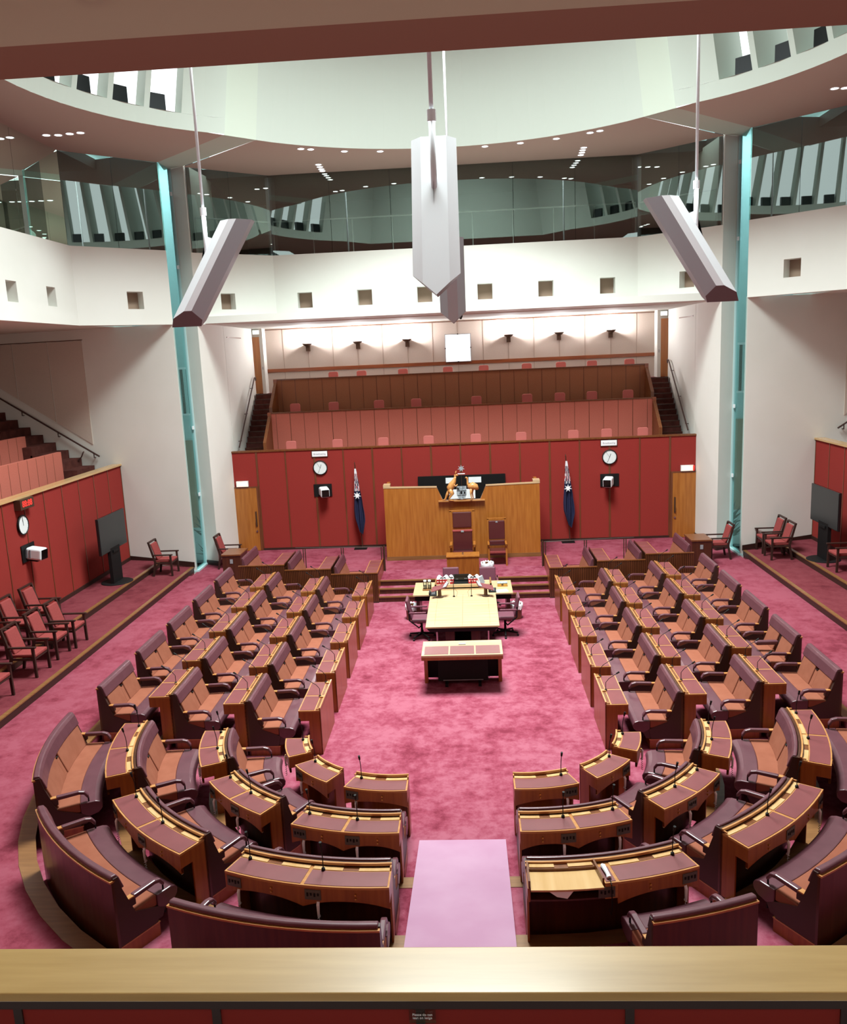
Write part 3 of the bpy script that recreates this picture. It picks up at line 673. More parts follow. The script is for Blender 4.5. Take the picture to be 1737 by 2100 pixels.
def desk_parts(g, root, n=2, front=False, fitted=False, opened=None, nstraight=False):
    Lm = g.length(.2); w = lambda m: m/Lm
    we = M['redwood']
    ew = w(.022)
    sw(g, R(0, .02, 0, .80)).build('front_panel', M['redwood'] if front else M['darkwood'], root)
    for a, b in ((0, ew), (1-ew, 1)):
        o = sw(g, [(.0,0),(.20,0),(.20,.60),(.37,.60),(.37,.755),(.0,.755)], a, b).build('end_panel', we, root)
    spans = [(i/n, (i+1)/n) for i in range(n)]
    for i, (a, b) in enumerate(spans):
        op = opened == i
        m = MB()
        if op:
            m.sweep(R(.02, .36, .60, .62), g.fn, ts(g, a, b)); m.build('drawer_bottom', M['darkwood'], root)
            sw(g, R(.10, .42, .75, .77), a+w(.155), b-w(.03)).build('writing_slide', M['blond_y'], root)
            sw(g, R(.0, .37, .60, .78), a, a+w(.13)).build('side_box', M['gold'], root)
            sw(g, R(.10, .35, .78, .785), a+w(.015), a+w(.115)).build('leather_pad', M['pad'], root)
            MB().add([(*g.fn(.41, b-w(.45)), .752), (*g.fn(.41, b-w(.2)), .752), (*g.fn(.43, b-w(.28)), .70), (*g.fn(.435, b-w(.38)), .68)], [(0, 1, 2, 3)]).build('loose_paper', M['paper'], root)
            sw(g, R(.02, .10, .62, .80), a+w(.155), b-w(.02)).build('pen_box', M['wood'], root)
            sw(g, R(.03, .085, .80, .81), a+w(.17), a+w(.17)+(b-a)*.3).build('pen_tray', M['blond_y'], root)
            sw(g, R(.03, .085, .80, .81), b-w(.04)-(b-a)*.3, b-w(.04)).build('pen_tray', M['blond_y'], root)
            for q in (a+w(.135), b-w(.03)): sw(g, R(.02, .36, .60, .835), q, q+w(.02)).build('tray_side', M['wood'], root)
        else:
            sw(g, R(.02, .34, .60, .755), a+w(.005), b-w(.005)).build('drawer_box', M['darkwood'], root)
            sw(g, R(0.0, .372, .755, .78), a, b).build('desk_top', M['gold'], root)
            sw(g, R(.105, .352, .78, .785), a+w(.02), b-w(.02)).build('leather_pad', M['pad'], root)
            # pen tray: paler lids at each end with a darker recess between
            k = (b-a)*.4
            if nstraight:
                sw(g, R(.03, .085, .78, .783), a+w(.02), b-w(.02)).build('pen_tray', M['wood'], root)
                sw(g, R(.03, .10, .783, .80), b-w(.09), b-w(.02)).build('pen_block', M['gold'], root)
            else:
              for x0, x1, mm in ((a+w(.02), a+k, 'blond_y'), (a+k, b-k, 'wood'), (b-k, b-w(.02), 'blond_y')):
                sw(g, R(.03, .09, .78, .787 if mm == 'blond_y' else .782), x0, x1).build('pen_tray', M[mm], root)
        if fitted:
            # scalloped apron facing the sitter
            N = 12; v = []; Lq = g.length(.36); f = []
            for q in range(N+1):
                t = a+(b-a)*q/N; s_ = abs(2*q/N-1); zl = .60-.085*max(0, 1-((1-s_)/.55)**2) if s_ > .0 else .60
                zl = .615-.085*(s_**2.2)
                for u in (.342, .37): 
                    x, y = g.fn(u, t); v += [(x, y, zl), (x, y, .756)]
            for q in range(N):
                o4 = q*4; f += [(o4, o4+4, o4+5, o4+1), (o4+2, o4+3, o4+7, o4+6), (o4, o4+2, o4+6, o4+4), (o4+1, o4+5, o4+7, o4+3)]
            if not op: MB().add(v, f).build('apron', M['redwood'], root)
            cw = w(.17)
            ca = a+w(.03)
            pnl = sw(g, R(.370, .378, .62, .735), ca, ca+cw).build('control_panel', M['ctrl'], root)
            bt = MB()
            for q in range(4): bt.sweep(R(.378, .383, .66+.012*(q % 2), .70), g.fn, [ca+cw*(.12+.22*q), ca+cw*(.22+.22*q)])
            bt.build('button', M['black'], pnl)
            kt = a+(b-a)*.62
            for z in (.655, .70):
                if not op:
                    p = Vector((*g.fn(.37, kt), z)); q = Vector((*g.fn(.385, kt), z)); MB().tube([p, q], .010, 8).build('knob', M['brass'], root)
            # telephone handset hanging under the panel with its cord
            th = ca+cw*.8 if not op else a+w(.07)
            P = lambda u, z, dt=0: Vector((*g.fn(u, th+dt), z))
            if not op:
                hs = MB().tube([P(.37, .60), P(.385, .57), P(.385, .46), P(.375, .43)], [.016, .018, .014, .018], 8).build('telephone_handset', M['offwhite'], root)
                cd = [P(.385+.012*math.sin(q*2.2), .43-.011*q, w(.012)*math.cos(q*2.2)) for q in range(16)]
                MB().tube(cd, .0045, 5).build('telephone_cord', M['offwhite'], hs)
            else:
                hs = MB().tube([P(.10, .80, w(-.0)), P(.13, .815), P(.27, .815), P(.31, .80)], [.022, .026, .02, .026], 8).build('telephone_handset', M['offwhite'], root)
                MB().tube([P(.32, .80), P(.385, .77), P(.40, .60), P(.40, .50), P(.405, .43, w(.01)), P(.40, .50, w(.03))], .006, 6).build('telephone_cord', M['black'], hs)
    rimm = MB(); sw(g, R(0, .022, .80, .828), mb=rimm)
    for a, b in ((0, w(.016)), (1-w(.016), 1)): sw(g, R(0, .075, .80, .815), a, b, rimm)
    rimm.build('front_rail', M['gold'], root)
    for i, (a, b) in enumerate(spans):
        t = b-w(.05) if nstraight else a+(b-a)*.16
        if opened == i: continue
        mic(g, .10, t, root, .22 if nstraight else .03)

SIDE = {-1: 'display-wall side', 1: 'plain-wall side'}
ROW = ['inner', 'middle', 'outer']
KTH = ['first', 'second', 'third', 'fourth', 'fifth']
Z = [0, .15, .30]
for sd in (-1, 1):
    g = Straight(sd)
    pb = pd = pd1 = None; pe = None
    for r in range(3):
        D = DL0+PITCH_U*r
        for k in range(5):
            loc = (sd*D, ROWY[k], Z[r])
            lab = 'two-seat terracotta bench, %s row on %s, %s from the curve' % (ROW[r], SIDE[sd], KTH[k])
            grp = 'straight-row benches'
            down = (sd == 1 and r == 2 and k == 1)
            if down: lab = 'two-seat terracotta bench with its middle armrest folded down, outer row'
            if r == 2 or down:
                if down or pe is None:
                    o = thing('bench', loc, lab, 'bench', grp); bench_parts(g, o, 2, down, True)
                    if not down: pe = o
                else: dup(pe, loc, lab, grp)
            elif pb is None: pb = thing('bench', loc, lab, 'bench', grp); bench_parts(g, pb)
            else: dup(pb, loc, lab, grp)
            lab = 'two-seat desk with mauve leather top, %s row on %s, %s from the curve' % (ROW[r], SIDE[sd], KTH[k])
            grp = 'straight-row desks'
            if r == 0:
                if pd1 is None: pd1 = thing('desk', loc, lab, 'desk', grp); desk_parts(g, pd1, front=True, nstraight=True)
                else: dup(pd1, loc, lab, grp)
            elif pd is None: pd = thing('desk', loc, lab, 'desk', grp); desk_parts(g, pd, nstraight=True)
            else: dup(pd, loc, lab, grp)
    # curved rows
    SEGN = ['end next to straight rows', 'middle of the curve', 'end beside pale ramp']
    for r in range(3):
        D = DL0+PITCH_U*r
        for sg in range(3):
            a = Arc(sd, D, sg); n = 1 if r == 0 else 2
            loc = (a.root[0], a.root[1], Z[r])
            short = sd == 1 and r == 2 and sg == 2
            sa = Arc(sd, D, sg, .5); o = thing('curved_bench', (sa.root[0], sa.root[1], Z[r]) if short else loc, 'curved plum bench, %s row, %s, %s' % (ROW[r], SEGN[sg], SIDE[sd]), 'bench', 'curved benches')
            bench_parts(a if not short else sa, o, 1 if short else n, False, r == 2)
            op = 1 if (sd == 1 and r == 2 and sg == 2) else None
            lab = 'curved desk with maroon leather top, %s row, %s, %s' % (ROW[r], SEGN[sg], SIDE[sd])
            if op: lab = 'curved desk with one blond writing slide opened and white handset on top, beside the ramp'
            o = thing('curved_desk', loc, lab, 'desk', 'curved desks')
            desk_parts(a, o, n, front=(r == 0), fitted=True, opened=op)
    # advisers' boxes behind the wooden partitions
    for r in range(3):
        D = DL0+PITCH_U*r-.06; z = Z[r]; y0 = 21.62; L = 1.5
        x0, x1 = sorted((sd*D, sd*(D+PITCH_U)))
        p = thing('partition', (sd*(D+PITCH_U/2), y0, z), 'ribbed dark timber partition, %s step of the advisers box, %s' % (['lowest', 'middle', 'highest'][r], SIDE[sd]), 'partition', 'advisers box partitions')
        h = PITCH_U/2
        MB().box(-h, h, -.03, 0, -.0 if r == 0 else -.15, .80).build('panel', M['darkwood'], p)
        MB().box(-h, h, -.04, .02, .80, .825).build('top_edge', M['wood'], p)
        MB().box(-h, h, -.045, -.03, .0, .03).build('kick_strip', M['skirt'], p)
        rb = MB()
        for q in range(26): rb.box(-h+.02+q*.048, -h+.032+q*.048, -.036, -.03, .03, .79)
        rb.build('rib_strip', M['batten'], p)
        ga = Straight(sd, L)
        d = thing('adviser_desk', (sd*D, y0+.05, z), 'narrow adviser desk with four maroon pads, %s step behind partition, %s' % (['lowest', 'middle', 'highest'][r], SIDE[sd]), 'desk', 'adviser desks')
        sw(ga, R(0, .02, 0, .83)).build('front_panel', M['redwood'] if r == 0 else M['darkwood'], d)
        sw(ga, R(0, .38, .755, .78)).build('desk_top', M['gold'], d)
        for q in range(4): sw(ga, R(.05, .36, .78, .785), .02+.245*q, .02+.245*q+.225).build('leather_pad', M['pad'], d)
        sw(ga, R(.02, .36, 0, .755), .97, 1).build('end_panel', M['redwood'], d)
        if r < 2 or True:
            b = thing('adviser_bench', (sd*D, y0+.05, z), 'adviser bench with plum headrest, %s step behind partition, %s' % (['lowest', 'middle', 'highest'][r], SIDE[sd]), 'bench', 'adviser benches')
            sw(ga, [(.975,.47),(1.09,.80),(1.15,.80),(1.1,.40),(1.0,.40)], .01, .99).build('back_cushion', M['pink'], b, bevel=.015)
            sw(ga, [(1.06,.79),(1.11,.98),(1.14,1.02),(1.17,1.02),(1.18,.79)]).build('headrest', M['leather'], b, bevel=.014)
            sw(ga, R(.62, 1.0, .36, .47), .01, .99).build('seat_cushion', M['pink'], b, bevel=.015)
            sw(ga, R(.68, 1.17, 0, .36)).build('seat_base', M['darkwood'], b)
            sw(ga, R(1.165, 1.185, 0, .98)).build('back_panel', M['darkwood'], b)
    rail = thing('guard_rail', (sd*3.6, 23.25, .2), 'thin dark guard rail on paired posts behind the adviser benches, %s' % SIDE[sd], 'railing')
    MB().tube([(-sd*1.3, 0, .95), (sd*1.2, 0, 1.0)], .012, 6).build('rail', M['handrail'], rail)
    for x in (-1.3, -.15, .95):
        for q in (-.03, .03): MB().tube([(sd*x+q, 0, -.1), (sd*x+q, 0, .97)], .014, 6).build('post', M['bronze'], rail)
    for q in (0, .06): MB().tube([(-sd*1.36, -q, .2), (-sd*1.36, -q, .98)], .016, 6).build('post', M['bronze'], rail)
# ------------------------------------------------------------------ central tables
t = thing('table', (0, 18.4, 0), 'large blond central table with broad bare top', 'table')
MB().box(-.79, .79, -1.25, 1.185, .725, .762).build('tabletop', M['blond'], t, bevel=.004)
MB().prism([(-.78, -1.24, .725), (.78, -1.24, .725), (.70, -1.2, .62), (-.70, -1.2, .62)], (0, 2.4, 0)).build('apron', M['black'], t, bevel=.03)
for x in (-.0,): MB().box(-.0025, .0025, -1.25, 1.2, .762, .7635).build('seam', M['nose'], t)
for x in (-.6, .6): MB().box(x-.002, x+.002, -1.1, .9, .762, .763).build('seam', M['nose'], t)
for x in (-.28, .28):
    MB().box(x-.1, x+.1, -.95, 1.0, 0, .64).build('pedestal', M['darkwood'], t)
for x in (-.55, .55): MB().tube([(x, -1.12, 0), (x, -1.12, .63)], .018).build('leg', M['chrome'], t)

t = thing('clerk_table', (0, 20.15, 0), 'blond cross table for the clerks with raised back shelf', 'table')
MB().box(-1.21, 1.21, -.56, .58, .725, .762).build('tabletop', M['blond'], t, bevel=.004)
MB().box(-1.17, 1.17, -.52, .54, .60, .725).build('apron', M['black'], t)
for x in (-1.1, 1.1): MB().box(x-.04, x+.04, -.45, .5, 0, .6).build('leg', M['darkwood'], t)
MB().box(-.69, .71, -.2, -.16, .762, .9).build('shelf_front', M['blond'], t)
MB().box(-.69, .71, -.2, .42, .80, .83).build('shelf', M['blond'], t)
for x in (-.69, .67): MB().box(x, x+.04, -.2, .42, .762, .9).build('shelf_side', M['nose'], t)

t = thing('front_desk', (0, 15.73, 0), 'blond low table with three maroon leather pads before the central table', 'table')
MB().box(-.785, .785, -.41, .41, .76, .80).build('tabletop', M['blond'], t, bevel=.004)
MB().box(-.785, .785, -.41, -.38, .70, .76).build('front_edge', M['redwood'], t)
for k in (-1, 0, 1): MB().box(-.235+.5*k, .235+.5*k, -.36, .10, .80, .805).build('leather_pad', M['padg'], t)
MB().box(-.07, .07, .16, .24, .80, .815).build('control_plate', M['grey'], t)
for x in (-.74, .74): MB().box(x-.035, x+.035, .18, .40, 0, .76).build('leg', M['redwood'], t)
MB().box(-.71, .71, .36, .39, .05, .76).build('modesty_panel', M['black'], t)
for x in (-.52, .52): MB().tube([(x, .45, 0), (x, .45, .72)], .012).build('post', M['chrome'], t)
t = thing('monitor', (0, 15.85, 0), 'flat black screen standing on the carpet under the low three-pad table', 'screen')
MB().prism([(-.5, .0, .06), (.5, .0, .06), (.5, .12, .68), (-.5, .12, .68)], (0, .05, 0)).build('panel', M['black'], t, bevel=.008)
for x in (-.33, .33): MB().box(x-.03, x+.03, -.16, .12, 0, .07).build('foot', M['black'], t)
MB().box(-.4, .4, -.012, .0, .075, .09).build('trim_strip', M['grey'], t)

# despatch stands, microphones, phones, boxes on the tables
for sd in (-1, 1):
    w = 'display-wall side' if sd < 0 else 'side with the brass box'
    s = thing('despatch_stand', (sd*.55, 19.36, .762), 'sloping maroon reading stand on a post at the table corner, %s' % w, 'lectern', 'despatch stands')
    MB().lathe([(.001, 0), (.09, 0), (.09, .02), (.045, .03), (.04, .2), (.001, .2)], 16).build('post', M['bronze'], s)
    MB().prism([(sd*.19, -.16, .17), (-sd*.17, -.03, .24), (-sd*.22, .15, .30), (sd*.17, .04, .23)], (0, 0, .02)).build('board', M['pad'], s)
    MB().prism([(-sd*.16, -.03, .265), (-sd*.08, -.06, .25), (-sd*.14, .12, .315), (-sd*.22, .15, .33)], (0, 0, .01)).build('plate', M['grey'], s)
    m_ = thing('table_microphone', (sd*.21, 19.38, .762), 'thin black gooseneck microphone on the big table, %s' % w, 'microphone', 'table microphones')
    MB().lathe([(.001, 0), (.03, 0), (.025, .02), (.001, .02)], 12).build('base', M['black'], m_)
    MB().tube([(0, 0, .02), (-sd*.0, .03, .2), (sd*.01, .04, .34), (sd*.05, .03, .44), (sd*.07, 0, .48)], .007, 6).build('gooseneck', M['black'], m_)
    MB().tube([(sd*.02, .04, .24), (-sd*.09, -.02, .12), (-sd*.06, -.06, .02)], .003, 5).build('cable', M['black'], m_)
    MB().tube([(sd*.07, 0, .48), (sd*.10, -.03, .50)], [.012, .016], 8).build('capsule', M['black'], m_)
    p = thing('telephone', (sd*.72, 19.55 if sd < 0 else 19.72, .762), 'black telephone beside the reading stand, %s' % w, 'telephone', 'table telephones')
    MB().prism([(-.09, -.08, 0), (.09, -.08, 0), (.09, .1, .06), (-.09, .1, .06), ], (0, 0, .015)).box(-.09, .09, -.08, .1, -.0, .012).build('body', M['black'], p)
    MB().tube([(-.08, -.06, .05), (-.08, 0, .07), (-.08, .1, .09)], .02, 8).build('handset', M['gloss'], p)
    kb = MB()
    for i in range(3):
        for j in range(4): kb.box(-.03+.03*i, -.012+.03*i, -.05+.03*j, -.03+.03*j, .035+.01*j, .045+.01*j)
    kb.build('button', M['grey'], p)
tr = thing('tray', (-.88, 20.08, .762), 'small wooden tray carrying two glass jugs on the cross table', 'tray')
MB().box(-.11, .11, -.13, .1, 0, .012).box(-.11, -.1, -.13, .1, .012, .03).box(.1, .11, -.13, .1, .012, .03).build('base', M['nose'], tr)
for i, x in enumerate((-.935, -.825)):
    j = thing('glass_jug', (x, 20.1, .774), 'clear jug with white lid on the wooden tray, %s' % ('the outer one' if i == 0 else 'the one next to the red books'), 'jug', 'water jugs')
    MB().lathe([(.001, 0), (.045, 0), (.048, .14), (.036, .19), (.034, .19), (.044, .14), (.042, .01), (.001, .01)], 16).build('vessel', M['clear'], j)
    MB().lathe([(.001, .19), (.04, .19), (.038, .22), (.001, .225)], 16).build('lid', M['offwhite'], j)
    MB().lathe([(.001, .012), (.04, .012), (.042, .09), (.001, .09)], 12).build('water', M['paper'], j)
for i, x in enumerate((-.62, -.545, -.47, -.405, -.30, -.255, .17, .235, .30, .365)):
    b = thing('statute_book', (x, 20.36, .83), 'upright red book topped by white papers on the clerk shelf, %s %s' % (ORD[i if i < 6 else i-6], 'from the jugs' if i < 6 else 'from the black computer'), 'book', 'red books on the clerk shelf')
    MB().box(-.03, .03, -.11, .11, 0, .13).build('cover', M['bookred'], b, bevel=.004)
    MB().box(-.026, .026, -.108, .112, .13, .134).build('page_block', M['paper'], b)
    MB().lathe([(.001, -.113), (.016, -.113), (.016, -.110), (.001, -.110)], 10).build('spine_label', M['flagwhite'], b)
    b.children[-1].rotation_euler = (0, 0, 0); me = b.children[-1].data
    for v in me.vertices: v.co = Vector((v.co.x, v.co.z, .07+v.co.y))
    b.children[-1].parent = b
for i, (x, a, l) in enumerate(((-.56, .3, 'by the jugs'), (-.43, -.2, 'over the longer red book row'), (-.28, .1, 'beside the black computer, display-wall side'), (.2, .2, 'beside the black computer, brass-box side'), (.33, -.3, 'next to the maroon clerk chair'))):
    b = thing('paper_stack', (x, 20.36, .965), 'loose curled white papers on the red books, '+l, 'papers', 'papers on the red books', a)
    v = []; N = 8
    for q in range(N+1):
        u = -1+2*q/N
        for y in (-.1, .1): v.append((u*.06, y, .055*(1-u*u)+.004*math.sin(7*y+i)))
    for q in range(N+1):
        u = -1+2*q/N
        for y in (-.1, .1): v.append((u*.058, y, .05*(1-u*u)-.002))
    f = [(2*q, 2*q+2, 2*q+3, 2*q+1) for q in range(N)]+[(2*N+2+2*q, 2*N+3+2*q, 2*N+5+2*q, 2*N+4+2*q) for q in range(N)]
    MB().add(v, f).build('sheet', M['paper'], b)
    MB().box(-.05, .05, -.1, .1, 0, .004).build('lower_sheet', M['paper'], b)
pf = thing('paper_folder', (-.35, 20.18, .83), 'tall white folder leaning in front of the red books', 'folder')
MB().obox((0, 0, .09), (1, 0, 0), (0, 1, .25), (0, -.25, 1), .035, .008, .1).build('cover', M['paper'], pf)
MB().obox((.005, -.01, .09), (1, 0, 0), (0, 1, .25), (0, -.25, 1), .03, .003, .085).build('label', M['offwhite'], pf)
pf = thing('paper_folder', (.46, 20.25, .83), 'white folder leaning against the clerk chair end of the shelf', 'folder', rz=-.5)
MB().obox((0, 0, .08), (1, 0, .4), (0, 1, 0), (-.4, 0, 1), .012, .11, .1).build('cover', M['paper'], pf)
MB().obox((.02, 0, .08), (1, 0, .4), (0, 1, 0), (-.4, 0, 1), .004, .1, .09).build('label', M['grey'], pf)
cp = thing('computer', (-.04, 20.45, .83), 'black computer screen between the two rows of red books', 'computer')
MB().box(-.2, .2, -.02, .02, .015, .2).build('display', M['gloss'], cp, bevel=.005)
MB().box(-.2, .2, -.2, -.02, 0, .015).build('keyboard', M['black'], cp)
kb = MB()
for q in range(7): kb.box(-.13+.008*q, -.128+.008*q, -.0225, -.02, .06+.004*(q % 3), .1)
for q in range(6): kb.box(.08+.014*q, .09+.014*q, -.0225, -.02, .08, .1)
kb.build('status_light', M['grey'], cp)
bb = thing('brass_box', (.98, 20.2, .762), 'low brass bound box on the cross table end', 'box')
MB().box(-.12, .12, -.07, .07, 0, .08).build('body', M['brass'], bb, bevel=.006); MB().box(-.125, .125, -.075, .075, .08, .1).build('lid', M['pewter'], bb, bevel=.006)
MB().box(-.025, .025, -.076, -.07, .03, .07).build('clasp', M['bronze'], bb)
o = MB().obox((.95, 19.78, .765), (1, .2, 0), (-.2, 1, 0), (0, 0, 1), .14, .1, .003).build('document', M['paper']); o['label'] = 'white sheets lying flat on the cross table near the brass box'; o['category'] = 'paper'

# office chairs at the table sides and the clerks' chairs
def office(loc, rz, label):
    o = thing('office_chair', loc, label, 'office chair', 'plum office chairs', rz)      # faces +x before turning
    MB().box(-.22, .24, -.23, .23, .42, .50).build('seat', M['purplechair'], o, bevel=.03)
    MB().prism([(-.2, -.22, .50), (-.2, .22, .50), (-.29, .21, .96), (-.29, -.21, .96)], (-.06, 0, 0)).build('backrest', M['purplechair'], o, bevel=.025)
    MB().tube([(0, 0, .09), (0, 0, .42)], [.03, .024]).build('gas_column', M['black'], o)
    for sg in (-1, 1):
        MB().tube([(-.27, sg*.25, .74), (-.26, sg*.26, .50), (-.05, sg*.2, .3), (0, 0, .3)], .018, 6).build('arm_frame', M['black'], o)
        MB().box(-.27, .13, sg*.25-.025, sg*.25+.025, .655, .69).build('armrest', M['purplechair'], o, bevel=.01)
    for k in range(5):
        a = 2*PI*k/5+.3; c, s = math.cos(a), math.sin(a)
        l = MB().tube([(0, 0, .11), (.16*c, .16*s, .09), (.3*c, .3*s, .07)], [.03, .024, .018], 6).build('base_leg', M['black'], o)
        MB().lathe([(.001, 0), (.025, .005), (.028, .03), (.001, .055)], 10, (.3*c, .3*s, 0)).build('castor', M['black'], l)
office((-.97, 18.7, 0), 0, 'plum swivel chair tucked to the central table, display-wall side')
office((.97, 18.75, 0), PI, 'plum swivel chair tucked to the central table, plain-wall side')
office((.64, 21.05, 0), -PI/2, 'plum clerk chair behind the cross table near the paper bin')
office((-.32, 21.12, 0), -PI/2, 'plum clerk chair mostly hidden behind the black computer')

# waste bins
def bin_(loc, label):
    b = thing('waste_bin', loc, label, 'bin', 'lined waste bins')
    MB().lathe([(.001, 0), (.15, 0), (.165, .36), (.155, .36), (.14, .02), (.001, .02)], 24).build('body', M['wood'], b)
    v = []; N = 28
    rings = []
    for r, z in ((.14, .2), (.156, .36), (.172, .385), (.180, .34), (.176, .25)):
        rings.append([((r+.010*math.sin(5*k+z*30))*math.cos(2*PI*k/N), (r+.010*math.sin(5*k+z*30))*math.sin(2*PI*k/N), z+.018*math.sin(3*k+r*50)) for k in range(N)])
    MB().loft(rings, False).build('liner', M['bag'], b, smooth=True)
bin_((-1.28, 20.12, 0), 'timber bin with white liner beside the cross table, display-wall side')
bin_((1.28, 19.98, 0), 'timber bin with white liner beside the cross table, plain-wall side')
bin_((.66, 22.36, .45), 'bin with white liner on the dais behind the clerk chair')

# presiding desk and chairs
t = thing('presiding_desk', (0, 22.5, .45), 'small honey timber desk on the dais before the tall chair', 'desk')
MB().box(-.455, .455, -.2, .3, .55, .585).build('desk_top', M['honey'], t, bevel=.004)
MB().box(-.44, .44, -.18, -.15, 0, .55).build('front_panel', M['redwood'], t)
for x in (-.44, .41): MB().box(x, x+.03, -.15, .28, 0, .55).build('side_panel', M['redwood'], t)
MB().box(-.02, .02, -.02, .0, .585, .65).build('desk_microphone', M['chrome'], t)
t = thing('tall_chair', (0, 23.6, .45), 'tall honey framed chair with two maroon back cushions before the timber screen', 'chair')
for x in (-.33, .33):
    MB().box(x-.03, x+.03, .0, .07, 0, 1.6).build('back_post', M['honey'], t)
    MB().prism([(x-.03, -.55, .0), (x+.03, -.55, .0), (x+.03, -.5, .7), (x-.03, -.5, .7)], (0, .07, 0)).build('front_leg', M['honey'], t)
    MB().box(x-.035, x+.035, -.55, .0, .66, .71).build('armrest', M['honey'], t, bevel=.01)
    MB().lathe([(.001, -.04), (.045, -.03), (.045, .03), (.001, .04)], 12, (x, -.55, .69)).build('arm_knob', M['brass'], t)
MB().box(-.36, .36, .0, .07, 1.58, 1.62).build('top_rail', M['honey'], t)
MB().box(-.27, .27, -.04, .03, 1.12, 1.57).build('upper_cushion', M['maroon'], t, bevel=.02)
MB().box(-.29, .29, .0, .05, 1.07, 1.12).build('cross_rail', M['honey'], t)
MB().box(-.28, .28, -.09, .03, .45, 1.04).build('lower_cushion', M['maroon'], t, bevel=.03)
MB().box(-.29, .29, -.1, -.0, 1.0, 1.06).build('cushion_roll', M['chairpink'], t, bevel=.02)
MB().box(-.04, .04, -.105, -.1, 1.0, 1.05).build('badge', M['pewter'], t)
MB().box(-.3, .3, -.55, .0, .34, .46).build('seat', M['maroon'], t, bevel=.03)
t = thing('side_chair', (.99, 23.9, .45), 'smaller honey framed maroon chair standing beside the tall chair', 'chair')
for x in (-.25, .25):
    MB().box(x-.025, x+.025, .0, .06, 0, 1.28).build('back_post', M['honey'], t)
    MB().box(x-.025, x+.025, -.5, -.44, 0, .6).build('front_leg', M['honey'], t)
    MB().box(x-.03, x+.03, -.5, .0, .58, .62).build('armrest', M['honey'], t, bevel=.008)
    MB().lathe([(.001, -.03), (.035, -.025), (.035, .025), (.001, .03)], 12, (x, -.5, .6)).build('arm_knob', M['brass'], t)
MB().box(-.275, .275, .0, .06, 1.26, 1.3).build('top_rail', M['honey'], t)
MB().box(-.23, .23, -.06, .02, .68, 1.23).build('back_cushion', M['maroon'], t, bevel=.02)
MB().box(-.23, .23, -.09, .0, .5, .66).build('lumbar_cushion', M['maroon'], t, bevel=.03)
MB().box(-.24, .24, -.47, .0, .3, .42).build('seat', M['maroon'], t, bevel=.03)
MB().box(-.24, .24, -.49, -.46, .36, .43).build('seat_edge', M['chairpink'], t, bevel=.012)
MB().box(-.03, .03, -.065, -.06, 1.18, 1.22).build('badge', M['pewter'], t)

# honey timber screen with the carved arms
s = thing('timber_screen', (0, 24.4, .45), 'wide honey timber screen with a notch in its top on the dais', 'screen')
prof = [(-2.29, 0), (2.29, 0), (2.29, 2.2), (.72, 2.17), (.55, 1.78), (-.55, 1.78), (-.72, 2.17), (-2.29, 2.2)]
MB().prism([(x, 0, z) for x, z in prof], (0, .1, 0)).build('face_panel', M['honey'], s)
MB().box(-2.3, 2.3, -.012, .0, 0, .12).build('kick_board', M['nose'], s)
for sd in (-1, 1):
    MB().box(*sorted((sd*2.2, sd*2.29)), .1, 1.3, 0, 2.2).build('return_panel', M['honey'], s)
    MB().prism([(sd*2.3, -.01, 2.2), (sd*.72, -.01, 2.17), (sd*.72, -.01, 2.2), (sd*2.3, -.01, 2.235)], (0, .13, 0)).build('top_edge', M['blond'], s)
    MB().box(*sorted((sd*2.1, sd*2.3)), -.01, .3, 2.23, 2.3).build('corner_cap', M['blond'], s)
MB().box(-.68, .68, -.12, .1, 1.755, 1.785).build('shelf', M['gold'], s)
# dark equipment recess on the rear wall behind
e = thing('equipment_panel', (0, YW-.06, 2.35), 'long black equipment panel on the red wall behind the timber screen', 'equipment')
MB().box(-1.38, 1.38, -.05, .05, -.5, .34).build('panel', M['black'], e)
MB().box(-.5, -.2, -.06, -.05, .1, .28).box(.22, .62, -.06, -.05, .1, .28).build('lit_screen', M['offwhite'], e)
MB().box(-.4, .42, -.06, -.05, -.4, -.1).build('paper_sheet', M['paper'], e)
# coat of arms: kangaroo, emu, shield, star and wreath
ca = thing('coat_of_arms', (0, 24.30, 2.237), 'carved kangaroo, emu and shield emblem standing in the screen notch', 'emblem')
k = MB()
k.tube([(-.36, 0, .26), (-.34, 0, .40), (-.27, 0, .52), (-.21, 0, .62), (-.185, 0, .70), (-.17, 0, .76)], [.05, .115, .10, .065, .042, .035], 12)
k.tube([(-.185, 0, .72), (-.17, 0, .79), (-.12, -.01, .80), (-.085, -.01, .775)], [.03, .04, .034, .014], 10)
for y in (-.02, .02): k.tube([(-.17, y, .81), (-.15, y*2, .88), (-.135, y*2, .93)], [.012, .018, .004], 6)
for y in (-.05, .05):
    k.tube([(-.36, y, .36), (-.28, y, .22), (-.37, y, .10), (-.39, y, .02), (-.30, y, .012), (-.24, y, .008)], [.08, .06, .028, .024, .022, .012], 8)
    k.tube([(-.23, y, .52), (-.17, y, .45), (-.11, y*.8, .50)], [.03, .02, .014], 6)
k.tube([(-.38, 0, .30), (-.45, .02, .18), (-.5, .03, .05), (-.6, .03, .01)], [.06, .045, .03, .008], 8)
k.build('kangaroo_figure', M['carved'], ca, smooth=True)
k = MB()
k.tube([(.22, 0, .38), (.27, 0, .42), (.36, 0, .44), (.46, 0, .40), (.53, 0, .33)], [.05, .10, .125, .10, .03], 12)
k.build('emu_figure', M['carved'], ca, smooth=True); emu = ca.children[-1]
n_ = MB(); n_.tube([(.24, 0, .42), (.205, 0, .52), (.2, 0, .64), (.19, 0, .70), (.165, -.01, .715), (.13, -.01, .69)], [.05, .032, .024, .03, .026, .006], 10)
